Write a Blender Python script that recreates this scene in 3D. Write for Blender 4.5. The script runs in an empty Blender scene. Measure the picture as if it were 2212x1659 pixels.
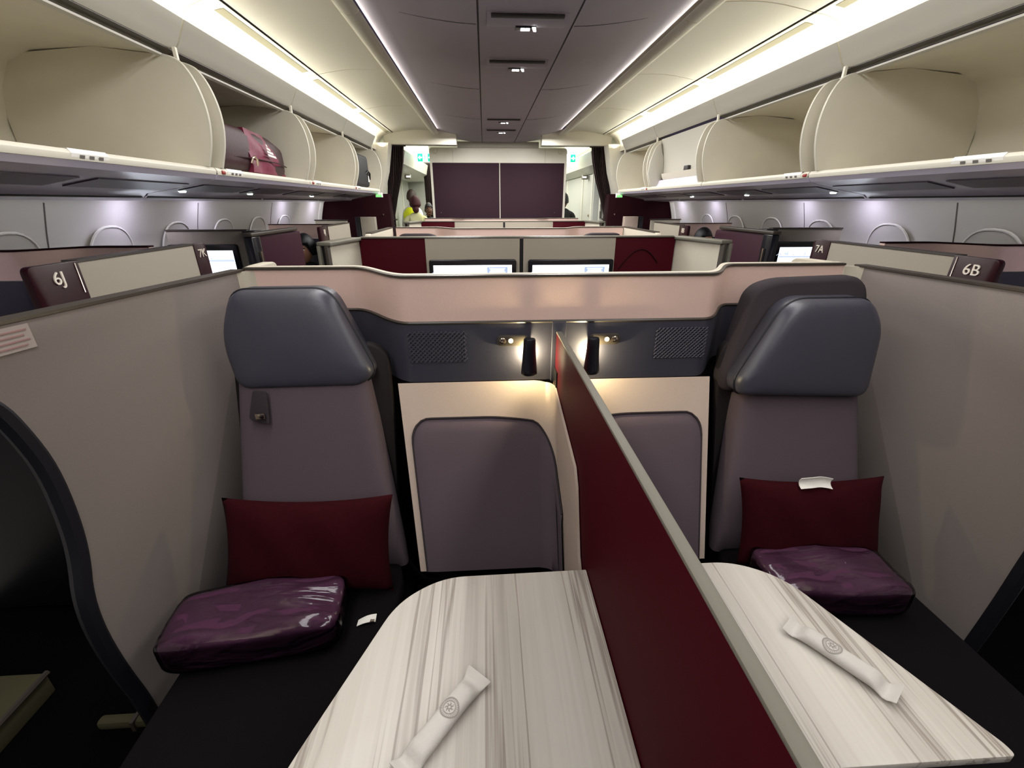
import bpy, bmesh, math, random
from mathutils import Vector, Matrix
random.seed(7)
SC = bpy.context.scene
COL = SC.collection
PI = math.pi

# ------------------------------------------------------------------ materials
def lin(h):
    h = h.lstrip('#')
    out = []
    for i in (0, 2, 4):
        c = int(h[i:i+2], 16) / 255
        out.append(c / 12.92 if c <= .04045 else ((c + .055) / 1.055) ** 2.4)
    return (*out, 1)

def mat(name, hexc, rough=.5, metal=0, coat=0, var=0, vscale=40, bump=0, bscale=300, spec=.5, stretch=None):
    m = bpy.data.materials.new(name); m.use_nodes = True
    nt = m.node_tree; b = nt.nodes['Principled BSDF']
    b.inputs['Base Color'].default_value = lin(hexc)
    b.inputs['Roughness'].default_value = rough
    b.inputs['Metallic'].default_value = metal
    b.inputs['Coat Weight'].default_value = coat
    b.inputs['Coat Roughness'].default_value = .08
    b.inputs['Specular IOR Level'].default_value = spec
    if var or bump:
        tc = nt.nodes.new('ShaderNodeTexCoord'); src = tc.outputs['Object']
        if stretch:
            mp = nt.nodes.new('ShaderNodeMapping'); mp.inputs['Scale'].default_value = stretch
            nt.links.new(src, mp.inputs['Vector']); src = mp.outputs['Vector']
    if var:
        n = nt.nodes.new('ShaderNodeTexNoise'); n.inputs['Scale'].default_value = vscale; n.inputs['Detail'].default_value = 4
        nt.links.new(src, n.inputs['Vector'])
        r = nt.nodes.new('ShaderNodeValToRGB')
        c = lin(hexc)
        r.color_ramp.elements[0].position = .3; r.color_ramp.elements[1].position = .7
        r.color_ramp.elements[0].color = tuple(x * (1 - var) for x in c[:3]) + (1,)
        r.color_ramp.elements[1].color = tuple(min(1, x * (1 + var)) for x in c[:3]) + (1,)
        nt.links.new(n.outputs['Fac'], r.inputs['Fac']); nt.links.new(r.outputs['Color'], b.inputs['Base Color'])
    if bump:
        n = nt.nodes.new('ShaderNodeTexNoise'); n.inputs['Scale'].default_value = bscale; n.inputs['Detail'].default_value = 3
        nt.links.new(src, n.inputs['Vector'])
        bp = nt.nodes.new('ShaderNodeBump'); bp.inputs['Strength'].default_value = bump; bp.inputs['Distance'].default_value = .004
        nt.links.new(n.outputs['Fac'], bp.inputs['Height']); nt.links.new(bp.outputs['Normal'], b.inputs['Normal'])
    return m

def emit(name, hexc, strength):
    m = bpy.data.materials.new(name); m.use_nodes = True
    nt = m.node_tree; b = nt.nodes['Principled BSDF']
    b.inputs['Base Color'].default_value = lin(hexc)
    b.inputs['Emission Color'].default_value = lin(hexc)
    b.inputs['Emission Strength'].default_value = strength
    return m

M = {}
M['cream'] = mat('cream_plastic', 'e2ddcd', .45, bump=.05, bscale=900)
M['cream_in'] = mat('bin_lining', 'cfc9b8', .55, var=.03, vscale=6, bump=.06, bscale=700)
M['bright_edge'] = mat('pale_edge', 'ccc7b8', .4)
M['fascia'] = mat('fascia_paint', 'b9b5a9', .45)
M['ceil_purple'] = mat('ceiling_mauve', 'aea5b0', .6, var=.03, vscale=3, bump=.05, bscale=600)
M['under'] = mat('underside_grey', 'dad4e8', .25, bump=.03, bscale=30)
M['psu'] = mat('service_panel_grey', '554d60', .35)
M['dark_gap'] = mat('dark_seal', '2a2626', .6)
M['sidewall'] = mat('sidewall_white', 'cfcbc4', .5, bump=.05, bscale=700)
M['shade'] = mat('window_shade', 'c6c2bc', .55)
M['suite_grey'] = mat('suite_grey_beige', '928a7c', .6, spec=.25, var=.04, vscale=300, bump=.12, bscale=900)
M['suite_wall'] = mat('suite_grey_shaded', '7b726d', .6, var=.04, vscale=300, bump=.12, bscale=900, spec=.2)  # suite grey, darkened to put the near walls' shade into the colour
M['suite_pale'] = mat('suite_pale_grey', 'b9b1a0', .55, var=.03, vscale=300, bump=.08, bscale=900)
M['copper'] = mat('copper_leather', 'dfc0b4', .42, .15, var=.05, vscale=500, bump=.18, bscale=260)
M['navy'] = mat('navy_leather', '3b3a44', .36, bump=.12, bscale=450)
M['navy_dark'] = mat('navy_seam', '0d0d15', .5)
M['fabric'] = mat('mauve_grey_fabric', '52474d', .95, spec=.15, var=.08, vscale=700, bump=.3, bscale=900)
M['fabric_dark'] = mat('dark_grey_fabric', '332d30', .95, spec=.15, var=.08, vscale=700, bump=.3, bscale=900)
M['cushion'] = mat('seat_cushion_fabric', '0c090b', .95, spec=.1, var=.08, vscale=700, bump=.3, bscale=900)
M['brown_shell'] = mat('brown_seat_shell', '150f10', .7, spec=.2)
M['beige'] = mat('beige_suede', 'aa988b', .75, var=.05, vscale=400, bump=.2, bscale=700)
M['maroon'] = mat('maroon_laminate', '3a0710', .6, spec=.06, var=.05, vscale=500, bump=.05, bscale=700)
M['maroon_gloss'] = mat('maroon_gloss', '260710', .28, coat=0, spec=.35)
M['maroon_wall'] = mat('maroon_wall_fabric', '2b0c1d', .8, var=.06, vscale=500, bump=.15, bscale=600)
M['maroon_dark'] = mat('maroon_dark_wall', '22060d', .8, spec=.1)
M['door_maroon'] = mat('maroon_door', '300a1c', .6, spec=.2)
M['trim'] = mat('dark_trim', '3b342d', .4)
M['trim_grey'] = mat('grey_metal_edge', '7a776b', .4, .3)
M['black'] = mat('black_plastic', '0b0a0c', .4)
M['black_gloss'] = mat('black_bezel', '0d0d14', .2)
M['chrome'] = mat('bright_metal', 'd8c8b4', .2, 1)
M['pillow'] = mat('maroon_cloth', '2a0208', .9, spec=.1, var=.1, vscale=60, bump=.25, bscale=400)
M['blanket'] = mat('purple_blanket', '3a0a2e', .8, var=.1, vscale=30, bump=.3, bscale=90)
M['carpet'] = mat('dark_carpet', '050405', .98, spec=.05, bump=.4, bscale=800)
M['white'] = mat('white_paint', 'e8e6df', .45)
M['paper'] = mat('white_paper', 'dcd8d0', .7, bump=.25, bscale=120)
M['ink'] = mat('grey_ink', '6e6a64', .8)
M['divider_edge'] = mat('divider_edge_grey', '6b675d', .5, spec=.2)
M['sill'] = mat('olive_sill', '45422f', .7, spec=.1)
M['bulk'] = mat('bulkhead_cream', 'ece7d9', .5)
M['vent'] = mat('vent_grey', '9a947c', .7)
M['notice'] = mat('notice_sticker', '968b85', .6, spec=.2)
M['shade_dark'] = mat('seam_grey', '5a5550', .7)
M['wrapper'] = mat('packet_paper', 'bdb8b0', .75, bump=.3, bscale=90)
M['number'] = mat('silver_numerals', 'e4d8c8', .35, .2)
M['ink_crest'] = mat('crest_ink', '8d8780', .8)
M['ink_dark'] = mat('dark_ink', '3a3634', .8)
M['ink_pink'] = mat('faded_red_ink', '8a6a66', .8)
M['red'] = mat('red_latch', '8a1a10', .4)
M['curtain'] = mat('brown_curtain', '2c1c1a', .85, var=.35, vscale=9, stretch=(14, 14, .4), bump=.2, bscale=200)
M['galley'] = mat('galley_grey', 'b9bbb4', .4)
M['galley_white'] = mat('galley_white', 'dcdccf', .4)
M['bag_red'] = mat('maroon_nylon', '2e040d', .55, var=.1, vscale=25, bump=.25, bscale=60)
M['bag_pink'] = mat('worn_maroon_nylon', '6a1232', .55, var=.12, vscale=18, bump=.3, bscale=40)
M['bag_black'] = mat('black_nylon', '131112', .6, bump=.25, bscale=80)
M['bag_grey'] = mat('dark_brown_nylon', '2c2622', .5, var=.4, vscale=20, bump=.3, bscale=50)
M['skin_a'] = mat('skin_warm', 'b58468', .55)
M['skin_b'] = mat('skin_brown', '5c3a2a', .55)
M['hair'] = mat('black_hair', '0d0b10', .5, bump=.4, bscale=200)
M['hair_brown'] = mat('brown_hair', '2d1c16', .6, bump=.4, bscale=200)
M['vest'] = mat('yellow_vest', 'd8e010', .6)
M['shirt'] = mat('white_shirt', 'd8d8e0', .7)
M['cream_cloth'] = mat('cream_cloth', 'c9c79a', .8)
M['burgundy'] = mat('burgundy_cap', '3c0812', .7)
M['suit'] = mat('dark_suit', '12131a', .8)
M['lamp_black'] = mat('lamp_black', '100f16', .3)
M['screen'] = emit('screen_white', 'eef4ff', 2.6)
M['screen_blue'] = emit('screen_blue', '9fb0d0', .8)
M['screen_grey'] = emit('screen_grey', 'b9c4d8', 1.3)
M['icon'] = emit('lit_icon', 'ffffff', 5)
M['exit_green'] = emit('exit_green', '10a888', 1.6)
M['exit_white'] = emit('exit_white', 'f4fff8', 2.4)
M['led_green'] = emit('green_led', '60e060', 1.6)
M['lens'] = emit('lamp_lens', 'f0fff4', 3)
M['lamp_glow'] = emit('warm_lamp_bulb', 'ffe6a0', 30)
M['dot_glow'] = emit('touch_dot', 'ffe9b8', 1.5)

# table laminate: pale wood with long grain streaks running front to back
def table_mat():
    m = bpy.data.materials.new('pale_wood_laminate'); m.use_nodes = True
    nt = m.node_tree; b = nt.nodes['Principled BSDF']; N = nt.nodes.new; Lk = nt.links.new
    tc = N('ShaderNodeTexCoord'); mp = N('ShaderNodeMapping'); mp.inputs['Scale'].default_value = (1, .018, 1)
    Lk(tc.outputs['Object'], mp.inputs['Vector'])
    n1 = N('ShaderNodeTexNoise'); n1.inputs['Scale'].default_value = 10; n1.inputs['Detail'].default_value = 5; n1.inputs['Roughness'].default_value = .6
    n2 = N('ShaderNodeTexNoise'); n2.inputs['Scale'].default_value = 70; n2.inputs['Detail'].default_value = 2
    for n in (n1, n2): Lk(mp.outputs['Vector'], n.inputs['Vector'])
    r1 = N('ShaderNodeValToRGB'); e = r1.color_ramp.elements
    e[0].position = .32; e[0].color = lin('9c938a'); e[1].position = .62; e[1].color = lin('c3beb4')
    q = r1.color_ramp.elements.new(.46); q.color = lin('bdb7ad')
    q = r1.color_ramp.elements.new(.49); q.color = lin('8f857b')
    q = r1.color_ramp.elements.new(.51); q.color = lin('c0bab0')
    Lk(n1.outputs['Fac'], r1.inputs['Fac'])
    mx = N('ShaderNodeMix'); mx.data_type = 'RGBA'; mx.blend_type = 'MULTIPLY'; mx.inputs[0].default_value = .2
    r2 = N('ShaderNodeValToRGB'); r2.color_ramp.elements[0].position = .35; r2.color_ramp.elements[1].position = .6
    r2.color_ramp.elements[0].color = (.55, .5, .46, 1)
    Lk(n2.outputs['Fac'], r2.inputs['Fac'])
    Lk(r1.outputs['Color'], mx.inputs[6]); Lk(r2.outputs['Color'], mx.inputs[7]); Lk(mx.outputs[2], b.inputs['Base Color'])
    b.inputs['Roughness'].default_value = .45
    return m
M['table'] = table_mat()

def wrap_mat():
    m = bpy.data.materials.new('clear_plastic_film'); m.use_nodes = True
    nt = m.node_tree; N = nt.nodes.new; Lk = nt.links.new
    nt.nodes.remove(nt.nodes['Principled BSDF']); out = nt.nodes['Material Output']
    tr = N('ShaderNodeBsdfTransparent'); gl = N('ShaderNodeBsdfGlossy'); gl.inputs['Roughness'].default_value = .10
    mx = N('ShaderNodeMixShader'); fr = N('ShaderNodeFresnel'); fr.inputs['IOR'].default_value = 1.5
    tc = N('ShaderNodeTexCoord'); mp = N('ShaderNodeMapping'); mp.inputs['Scale'].default_value = (2.2, 9, 5); mp.inputs['Rotation'].default_value = (0, 0, .35)
    ns = N('ShaderNodeTexNoise'); ns.inputs['Scale'].default_value = 1.6; ns.inputs['Detail'].default_value = 3; ns.inputs['Distortion'].default_value = .8
    bp = N('ShaderNodeBump'); bp.inputs['Strength'].default_value = .55; bp.inputs['Distance'].default_value = .03
    Lk(tc.outputs['Object'], mp.inputs['Vector']); Lk(mp.outputs['Vector'], ns.inputs['Vector']); Lk(ns.outputs['Fac'], bp.inputs['Height'])
    Lk(bp.outputs['Normal'], gl.inputs['Normal']); Lk(bp.outputs['Normal'], fr.inputs['Normal'])
    Lk(fr.outputs['Fac'], mx.inputs['Fac']); Lk(tr.outputs['BSDF'], mx.inputs[1]); Lk(gl.outputs['BSDF'], mx.inputs[2]); Lk(mx.outputs['Shader'], out.inputs['Surface'])
    return m
M['film'] = wrap_mat()

def glass_mat():
    m = bpy.data.materials.new('clear_pane'); m.use_nodes = True
    b = m.node_tree.nodes['Principled BSDF']
    b.inputs['Transmission Weight'].default_value = 1; b.inputs['Roughness'].default_value = .05; b.inputs['IOR'].default_value = 1.1
    return m

# ------------------------------------------------------------------ objects
def tag(o, label=None, cat=None, group=None, kind=None):
    if label: o['label'] = label
    if cat: o['category'] = cat
    if group: o['group'] = group
    if kind: o['kind'] = kind
    return o

def thing(name, label, cat, loc=(0, 0, 0), group=None):
    o = bpy.data.objects.new(name, None); o.empty_display_size = .05
    COL.objects.link(o); o.location = loc
    return tag(o, label, cat, group)

def base_of(p):
    v = Vector((0, 0, 0))
    while p is not None:
        v += Vector(p.location); p = p.parent
    return v

class G:
    """collects shapes; build() links them as one mesh object"""
    def __init__(s): s.v = []; s.f = []
    def add(s, vs, fs):
        o = len(s.v); s.v += [tuple(v) for v in vs]; s.f += [tuple(i + o for i in f) for f in fs]; return s
    def box(s, x0, x1, y0, y1, z0, z1):
        vs = [(x, y, z) for z in (z0, z1) for y in (y0, y1) for x in (x0, x1)]
        return s.add(vs, [(0, 2, 3, 1), (4, 5, 7, 6), (0, 1, 5, 4), (2, 6, 7, 3), (0, 4, 6, 2), (1, 3, 7, 5)])
    def prism(s, pts, axis, a, b):
        """polygon pts (2d) swept along axis from a to b"""
        n = len(pts)
        def m(p, t):
            return {'x': (t, p[0], p[1]), 'y': (p[0], t, p[1]), 'z': (p[0], p[1], t)}[axis]
        vs = [m(p, a) for p in pts] + [m(p, b) for p in pts]
        fs = [(i, (i + 1) % n, (i + 1) % n + n, i + n) for i in range(n)] + [tuple(range(n - 1, -1, -1)), tuple(range(n, 2 * n))]
        return s.add(vs, fs)
    def grid(s, P, cu=False, cv=False, capu=False):
        nu, nv = len(P), len(P[0]); vs = [p for r in P for p in r]; fs = []
        for i in range(nu if cu else nu - 1):
            for j in range(nv if cv else nv - 1):
                a, b = i, (i + 1) % nu; c, d = j, (j + 1) % nv
                fs.append((a * nv + c, b * nv + c, b * nv + d, a * nv + d))
        if capu:
            fs.append(tuple(range(nv - 1, -1, -1))); fs.append(tuple((nu - 1) * nv + j for j in range(nv)))
        return s.add(vs, fs)
    def sheet(s, P, off):
        """surface grid thickened by vector off (constant) or function(i,j)"""
        nu, nv = len(P), len(P[0])
        Q = [[tuple(Vector(P[i][j]) + Vector(off(i, j) if callable(off) else off)) for j in range(nv)] for i in range(nu)]
        vs = [p for r in P for p in r] + [p for r in Q for p in r]; N = nu * nv; fs = []
        for i in range(nu - 1):
            for j in range(nv - 1):
                a = i * nv + j; b = a + nv
                fs.append((a, b, b + 1, a + 1)); fs.append((a + N, a + 1 + N, b + 1 + N, b + N))
        rim = [j for j in range(nv)] + [i * nv + nv - 1 for i in range(1, nu)] + [(nu - 1) * nv + j for j in range(nv - 2, -1, -1)] + [i * nv for i in range(nu - 2, 0, -1)]
        for k in range(len(rim)):
            a, b = rim[k], rim[(k + 1) % len(rim)]
            fs.append((a, b, b + N, a + N))
        return s.add(vs, fs)
    def tube(s, pts, r, n=8, closed=False, flat=1, ref=(0, 0, 1)):
        pts = [Vector(p) for p in pts]; P = []
        up = Vector(ref)
        for i, p in enumerate(pts):
            a = pts[i - 1] if (i or closed) else p; b = pts[(i + 1) % len(pts)] if (i < len(pts) - 1 or closed) else p
            t = (b - a).normalized(); u = t.cross(up)
            if u.length < .05: u = t.cross(Vector((1, 0, 0)))
            u.normalize(); w = u.cross(t)
            P.append([tuple(p + u * (math.cos(2 * PI * k / n) * r) + w * (math.sin(2 * PI * k / n) * r * flat)) for k in range(n)])
        return s.grid(P, cu=closed, cv=True, capu=not closed)
    def lathe(s, prof, c=(0, 0, 0), n=20, axis='z'):
        P = []
        for r, h in prof:
            row = []
            for k in range(n):
                a = 2 * PI * k / n; x, y = r * math.cos(a), r * math.sin(a)
                row.append({'z': (c[0] + x, c[1] + y, c[2] + h), 'y': (c[0] + x, c[1] + h, c[2] + y), 'x': (c[0] + h, c[1] + x, c[2] + y)}[axis])
            P.append(row)
        return s.grid(P, cv=True, capu=True)
    def ball(s, c, rx, ry, rz, n=14, m=10):
        P = []
        for i in range(m + 1):
            t = PI * (i + .02) / (m + .04)
            P.append([(c[0] + rx * math.sin(t) * math.cos(2 * PI * k / n), c[1] + ry * math.sin(t) * math.sin(2 * PI * k / n), c[2] + rz * math.cos(t)) for k in range(n)])
        return s.grid(P, cv=True, capu=True)
    def rbox(s, c, h, e=.35, n=24, m=14, warp=None):
        """superellipsoid cushion with half sizes h and squareness e"""
        def sg(v, p): return math.copysign(abs(v) ** p, v)
        P = []
        for i in range(m + 1):
            t = -PI / 2 + PI * (i + .03) / (m + .06)
            row = []
            for k in range(n):
                a = 2 * PI * k / n
                x = h[0] * sg(math.cos(t), e) * sg(math.cos(a), e); y = h[1] * sg(math.cos(t), e) * sg(math.sin(a), e); z = h[2] * sg(math.sin(t), e)
                p = Vector((x, y, z))
                if warp: p = Vector(warp(p))
                row.append(tuple(p + Vector(c)))
            P.append(row)
        return s.grid(P, cv=True, capu=True)
    def xform(s, mtx):
        s.v = [tuple(mtx @ Vector(v)) for v in s.v]; return s
    def mirror(s, x0):
        s.v = [(2 * x0 - v[0], v[1], v[2]) for v in s.v]; s.f = [tuple(reversed(f)) for f in s.f]; return s
    def build(s, name, m, parent=None, bevel=0, seg=2, smooth=True, ang=40, recalc=True, label=None):
        o0 = base_of(parent)
        me = bpy.data.meshes.new(name)
        me.from_pydata([tuple(Vector(v) - o0) for v in s.v], [], s.f)
        bm = bmesh.new(); bm.from_mesh(me)
        if recalc: bmesh.ops.recalc_face_normals(bm, faces=bm.faces)
        if bevel:
            es = [e for e in bm.edges if len(e.link_faces) == 2 and e.calc_face_angle(0) > math.radians(30)]
            bmesh.ops.bevel(bm, geom=es, offset=bevel, segments=seg, profile=.5, affect='EDGES', clamp_overlap=True)
        bm.to_mesh(me); bm.free()
        me.materials.append(m)
        if smooth:
            me.polygons.foreach_set('use_smooth', [True] * len(me.polygons))
            me.set_sharp_from_angle(angle=math.radians(ang))
        o = bpy.data.objects.new(name, me); COL.objects.link(o)
        if parent: o.parent = parent
        if label: o['label'] = label
        return o

def struct(o, label=None, cat=None):
    o['kind'] = 'structure'
    if label: o['label'] = label
    if cat: o['category'] = cat
    return o

def copy_tree(o, parent=None):
    c = o.copy(); COL.objects.link(c)
    if parent: c.parent = parent
    for ch in [x for x in bpy.data.objects if x.parent == o and x is not c]:
        copy_tree(ch, c)
    return c

def text(s, name, m, parent, origin, right, up, size, ext=.002, align='CENTER', bold=0):
    cu = bpy.data.curves.new('lettering_curve', 'FONT'); cu.body = s; cu.size = size; cu.extrude = ext; cu.align_x = align; cu.align_y = 'CENTER'; cu.offset = bold
    t = bpy.data.objects.new('lettering_source', cu); COL.objects.link(t)
    dg = bpy.context.evaluated_depsgraph_get(); dg.update()
    me = bpy.data.meshes.new_from_object(t.evaluated_get(dg))
    bpy.data.objects.remove(t)
    R, U = Vector(right).normalized(), Vector(up).normalized(); Nn = R.cross(U); o0 = base_of(parent)
    for v in me.vertices:
        v.co = Vector(origin) + R * v.co.x + U * v.co.y + Nn * v.co.z - o0
    me.materials.clear(); me.materials.append(m); me.name = name
    o = bpy.data.objects.new(name, me); COL.objects.link(o); o.parent = parent
    return o

def rpoly(pts, r, n=5):
    """round the corners of a 2d polygon; r may be a list"""
    out = []; N = len(pts)
    for i in range(N):
        p0, p, p1 = Vector(pts[i - 1]), Vector(pts[i]), Vector(pts[(i + 1) % N])
        rr = r[i] if isinstance(r, (list, tuple)) else r
        if rr <= 0: out.append(tuple(p)); continue
        a = (p0 - p); b = (p1 - p); d = min(rr, a.length * .49, b.length * .49)
        A, B = p + a.normalized() * d, p + b.normalized() * d
        for k in range(n + 1):
            t = k / n; out.append(tuple(A * (1 - t) ** 2 + p * (2 * t * (1 - t)) + B * t ** 2))
    return out

def sstep(t): t = max(0, min(1, t)); return t * t * (3 - 2 * t)
def lerp(a, b, t): return a + (b - a) * t

XC = .027   # the middle of the centre seats
SIDES = ((-1, 'left'), (1, 'right'))

# ------------------------------------------------------------------ shell of the cabin
Y0, Y1, YG = -2.2, 7.7, 12.0
struct(G().box(-2.75, 2.75, Y0, YG, -.05, 0).build('floor', M['carpet'], bevel=0, smooth=False), 'dark cabin carpet', 'floor')

for s, side in SIDES:
    w = G()
    prof = [(2.40, 1.84), (2.48, 1.76), (2.555, 1.68), (2.60, 1.53), (2.645, 1.35), (2.68, 1.1), (2.69, .8), (2.64, .35), (2.55, 0)]
    ys = [Y0, 7.0]
    w.sheet([[(s * x, y, z) for x, z in prof] for y in ys], (s * .03, 0, 0))
    wo = struct(w.build('wall_' + side, M['sidewall']), 'curved white side wall under the bins on the %s' % side, 'wall')
    for y in (.02, 1.31, 2.6, 3.93, 5.25):
        G().sheet([[(s * (x - .002), yy, z) for x, z in prof[2:]] for yy in (y - .0035, y + .0035)], (s * .004, 0, 0)).build('panel_seam', M['shade_dark'], wo)
    G().sheet([[(s * (x - .012), yy, z) for x, z in prof[2:]] for yy in (6.74, 6.86)], (s * .02, 0, 0)).build('edge_strip', M['white'], wo)

# windows: rounded rim and a closed shade, tilted with the wall
win_n = 0
for s, side in SIDES:
    for k in range(-1, 6):
        yc = 2.37 + .64 * k + (.03 * k if s > 0 else 0); zc = 1.305
        win_n += 1
        tilt = math.atan2(.045 + .05, .40)
        mt = Matrix.Translation((s * 2.632, yc, zc)) @ Matrix.Rotation(s * -tilt * .95, 4, 'Y')
        def oval(a, b, x, n=32):
            out = []
            for i in range(n):
                t = 2 * PI * i / n; c, d = math.cos(t), math.sin(t)
                out.append((x, a * math.copysign(abs(c) ** .8, c), b * math.copysign(abs(d) ** .8, d)))
            return out
        g = G(); g.grid([oval(.186, .250, s * .004), oval(.184, .247, -s * .005), oval(.177, .240, -s * .005), oval(.172, .235, s * .012)], cv=True)
        fr = struct(g.xform(mt).build('window_%d' % win_n, M['white']), 'round-topped cabin window rim with its shade down', 'window')
        g = G(); o = oval(.174, .237, s * .0005); o2 = oval(.174, .237, s * .012)
        g.grid([o, o2], cv=True, capu=True); g.xform(mt).build('shade', M['shade'], fr)

# maroon closets at the far end of the window side, with cream wall above
for s, side in SIDES:
    g = G().box(*sorted((s * 1.62, s * 2.62)), 6.9, 7.15, 0, 1.80)
    o = struct(g.build('wall_closet_' + side, M['maroon_dark'], bevel=.01), 'dark maroon closet wall closing the window seats at the far end', 'wall')
    G().lathe([(.012, 0), (.012, .012)], (s * 1.72, 6.885, 1.52), 10, 'y').build('latch', M['chrome'], o)
    g = G().prism([(s * 1.55, 2.45), (s * 2.6, 2.45), (s * 2.6, 1.8), (s * 1.72, 1.8), (s * 1.62, 2.1)], 'y', 6.9, 7.15)
    struct(g.build('wall_over_closet_' + side, M['cream']), 'cream wall piece over the closet beside the curtain', 'wall')

# ------------------------------------------------------------------ ceiling
ceil = struct(G().box(-.246, .246, Y0, 7.68, 2.55, 2.57).build('ceiling', M['ceil_purple'], smooth=False), 'mauve grey middle ceiling strip', 'ceiling')
for s, side in SIDES:
    P = []
    for i in range(13):
        t = i / 12; x = lerp(.256, .875, t); z = 2.55 + .085 * t ** 1.6
        P.append([(s * x, Y0, z), (s * x, 7.68, z)])
    G().sheet(P, (0, 0, .02)).build('side_panel', M['ceil_purple'], ceil)
    G().box(*sorted((s * .246, s * .256)), Y0, 7.68, 2.556, 2.575).build('groove', M['dark_gap'], ceil, smooth=False)
    for y in (1.43, 2.84, 4.25, 5.65):
        G().sheet([[(s * lerp(.262, .86, i / 8), y + d, 2.5485 + .085 * (i / 8) ** 1.6) for d in (-.002, .002)] for i in range(9)], (0, 0, .004)).build('panel_seam', M['dark_gap'], ceil)
    # rounded cove rail hiding the light that washes the mauve panel
    g = G(); pr = [(.865, 2.602), (.868, 2.590), (.890, 2.578), (.930, 2.576), (.965, 2.592), (.977, 2.612), (.977, 2.632), (.93, 2.61), (.885, 2.606)]
    ys = [Y0, 1.43, 1.434, 2.84, 2.844, 4.25, 4.254, 5.65, 5.654, 7.05]
    for a, b in ((Y0, 1.428), (1.434, 2.838), (2.844, 4.248), (4.254, 5.648), (5.654, 7.08)):
        g.prism([(s * x, z) for x, z in pr], 'y', a, b)
    struct(g.build('trim_%d' % (1 if s < 0 else 2), M['cream'], ang=60), 'cream rounded cove rail along the mauve ceiling', 'trim')
    # aisle ceiling panels
    seams = [Y0, .0, 1.37, 2.74, 4.11, 5.48, 7.13]
    par = struct(G().box(*sorted((s * .95, s * 1.78)), Y0, 7.15, 2.70, 2.715).build('ceiling_aisle_' + side, M['cream'], smooth=False), 'cream ceiling over the %s aisle' % side, 'ceiling')
    for a, b in zip(seams, seams[1:]):
        P = [[(s * lerp(.978, 1.505, i / 10), y, 2.632 + .022 * math.sin(PI * i / 10) - .03 * (i / 10)) for y in (a + .005, b - .005)] for i in range(11)]
        G().sheet(P, (0, 0, .012)).build('aisle_panel', M['cream'], par)
        # curved lit panel between groove and bin fascia
        cv = [(1.520, 2.598), (1.56, 2.594), (1.60, 2.585), (1.65, 2.565), (1.69, 2.535), (1.715, 2.495), (1.725, 2.45), (1.725, 2.36)]
        P = [[(s * x, y, z) for y in (a + .005, b - .005)] for x, z in cv]
        lp = G().sheet(P, (s * .008, 0, .008)).build('cove_panel', M['cream'], par)
        G().sheet([[(s * 1.545, y, 2.5935) for y in (a + .11, b - .11)], [(s * 1.592, y, 2.5845) for y in (a + .11, b - .11)]], (0, 0, .004)).build('air_vent', M['vent'], lp, label='long grey air slot')
        P = [[(s * x, y, z - .002) for y in (b - .006, b + .006)] for x, z in cv[:6]]
        G().sheet(P, (s * .006, 0, .006)).build('panel_rib', M['bright_edge'], par)
    G().box(*sorted((s * 1.503, s * 1.522)), Y0, 7.13, 2.606, 2.63).build('groove', M['dark_gap'], par, smooth=False)
    # end beam across the aisle ceiling
    g = G().box(*sorted((s * .62, s * 1.66)), 7.13, 7.30, 2.452, 2.66)
    struct(g.build('trim_%d' % (3 if s < 0 else 4), M['cream'], bevel=.012), 'cream beam closing the aisle ceiling at the far end', 'trim')

# call-sign units on the middle strip
for y, word in ((2.825, 'nearest of the four'), (3.587, 'second of the four'), (5.742, 'third of the four'), (6.508, 'farthest of the four')):
    t = thing('ceiling_sign_unit', '%s lit passenger-sign units along the mauve ceiling strip' % word.capitalize(), 'sign', (0, y, 2.55), 'lit ceiling signs')
    g = G(); P = []
    for i in range(9):
        a = i / 8
        P.append([(x, y - .16 + .20 * a, 2.548 - .016 * math.sin(PI * a)) for x in (-.205, -.19, .19, .205)])
    g.sheet(P, (0, 0, .006)); g.build('housing', M['ceil_purple'], t)
    G().box(-.185, .185, y - .155, y - .125, 2.533, 2.545).build('speaker_slot', M['dark_gap'], t, bevel=.003)
    G().box(-.055, .055, y - .028, y + .028, 2.528, 2.545).build('sign_window', M['black_gloss'], t, bevel=.003)
    G().box(-.026, -.003, y - .014, y + .014, 2.524, 2.529).add([], []).build('lit_symbol', M['icon'], t)
    G().box(.0, .022, y - .014, y + .014, 2.524, 2.529).build('lit_symbol', M['icon'], t)
    G().add([(.032, y - .028, 2.523), (.052, y - .028, 2.523), (.058, y + .018, 2.523), (.044, y + .018, 2.523), (.032, y - .028, 2.529), (.052, y - .028, 2.529), (.058, y + .018, 2.529), (.044, y + .018, 2.529)],
            [(0, 1, 2, 3), (4, 7, 6, 5), (0, 4, 5, 1), (1, 5, 6, 2), (2, 6, 7, 3), (3, 7, 4, 0)]).build('lit_symbol', M['icon'], t)

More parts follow.
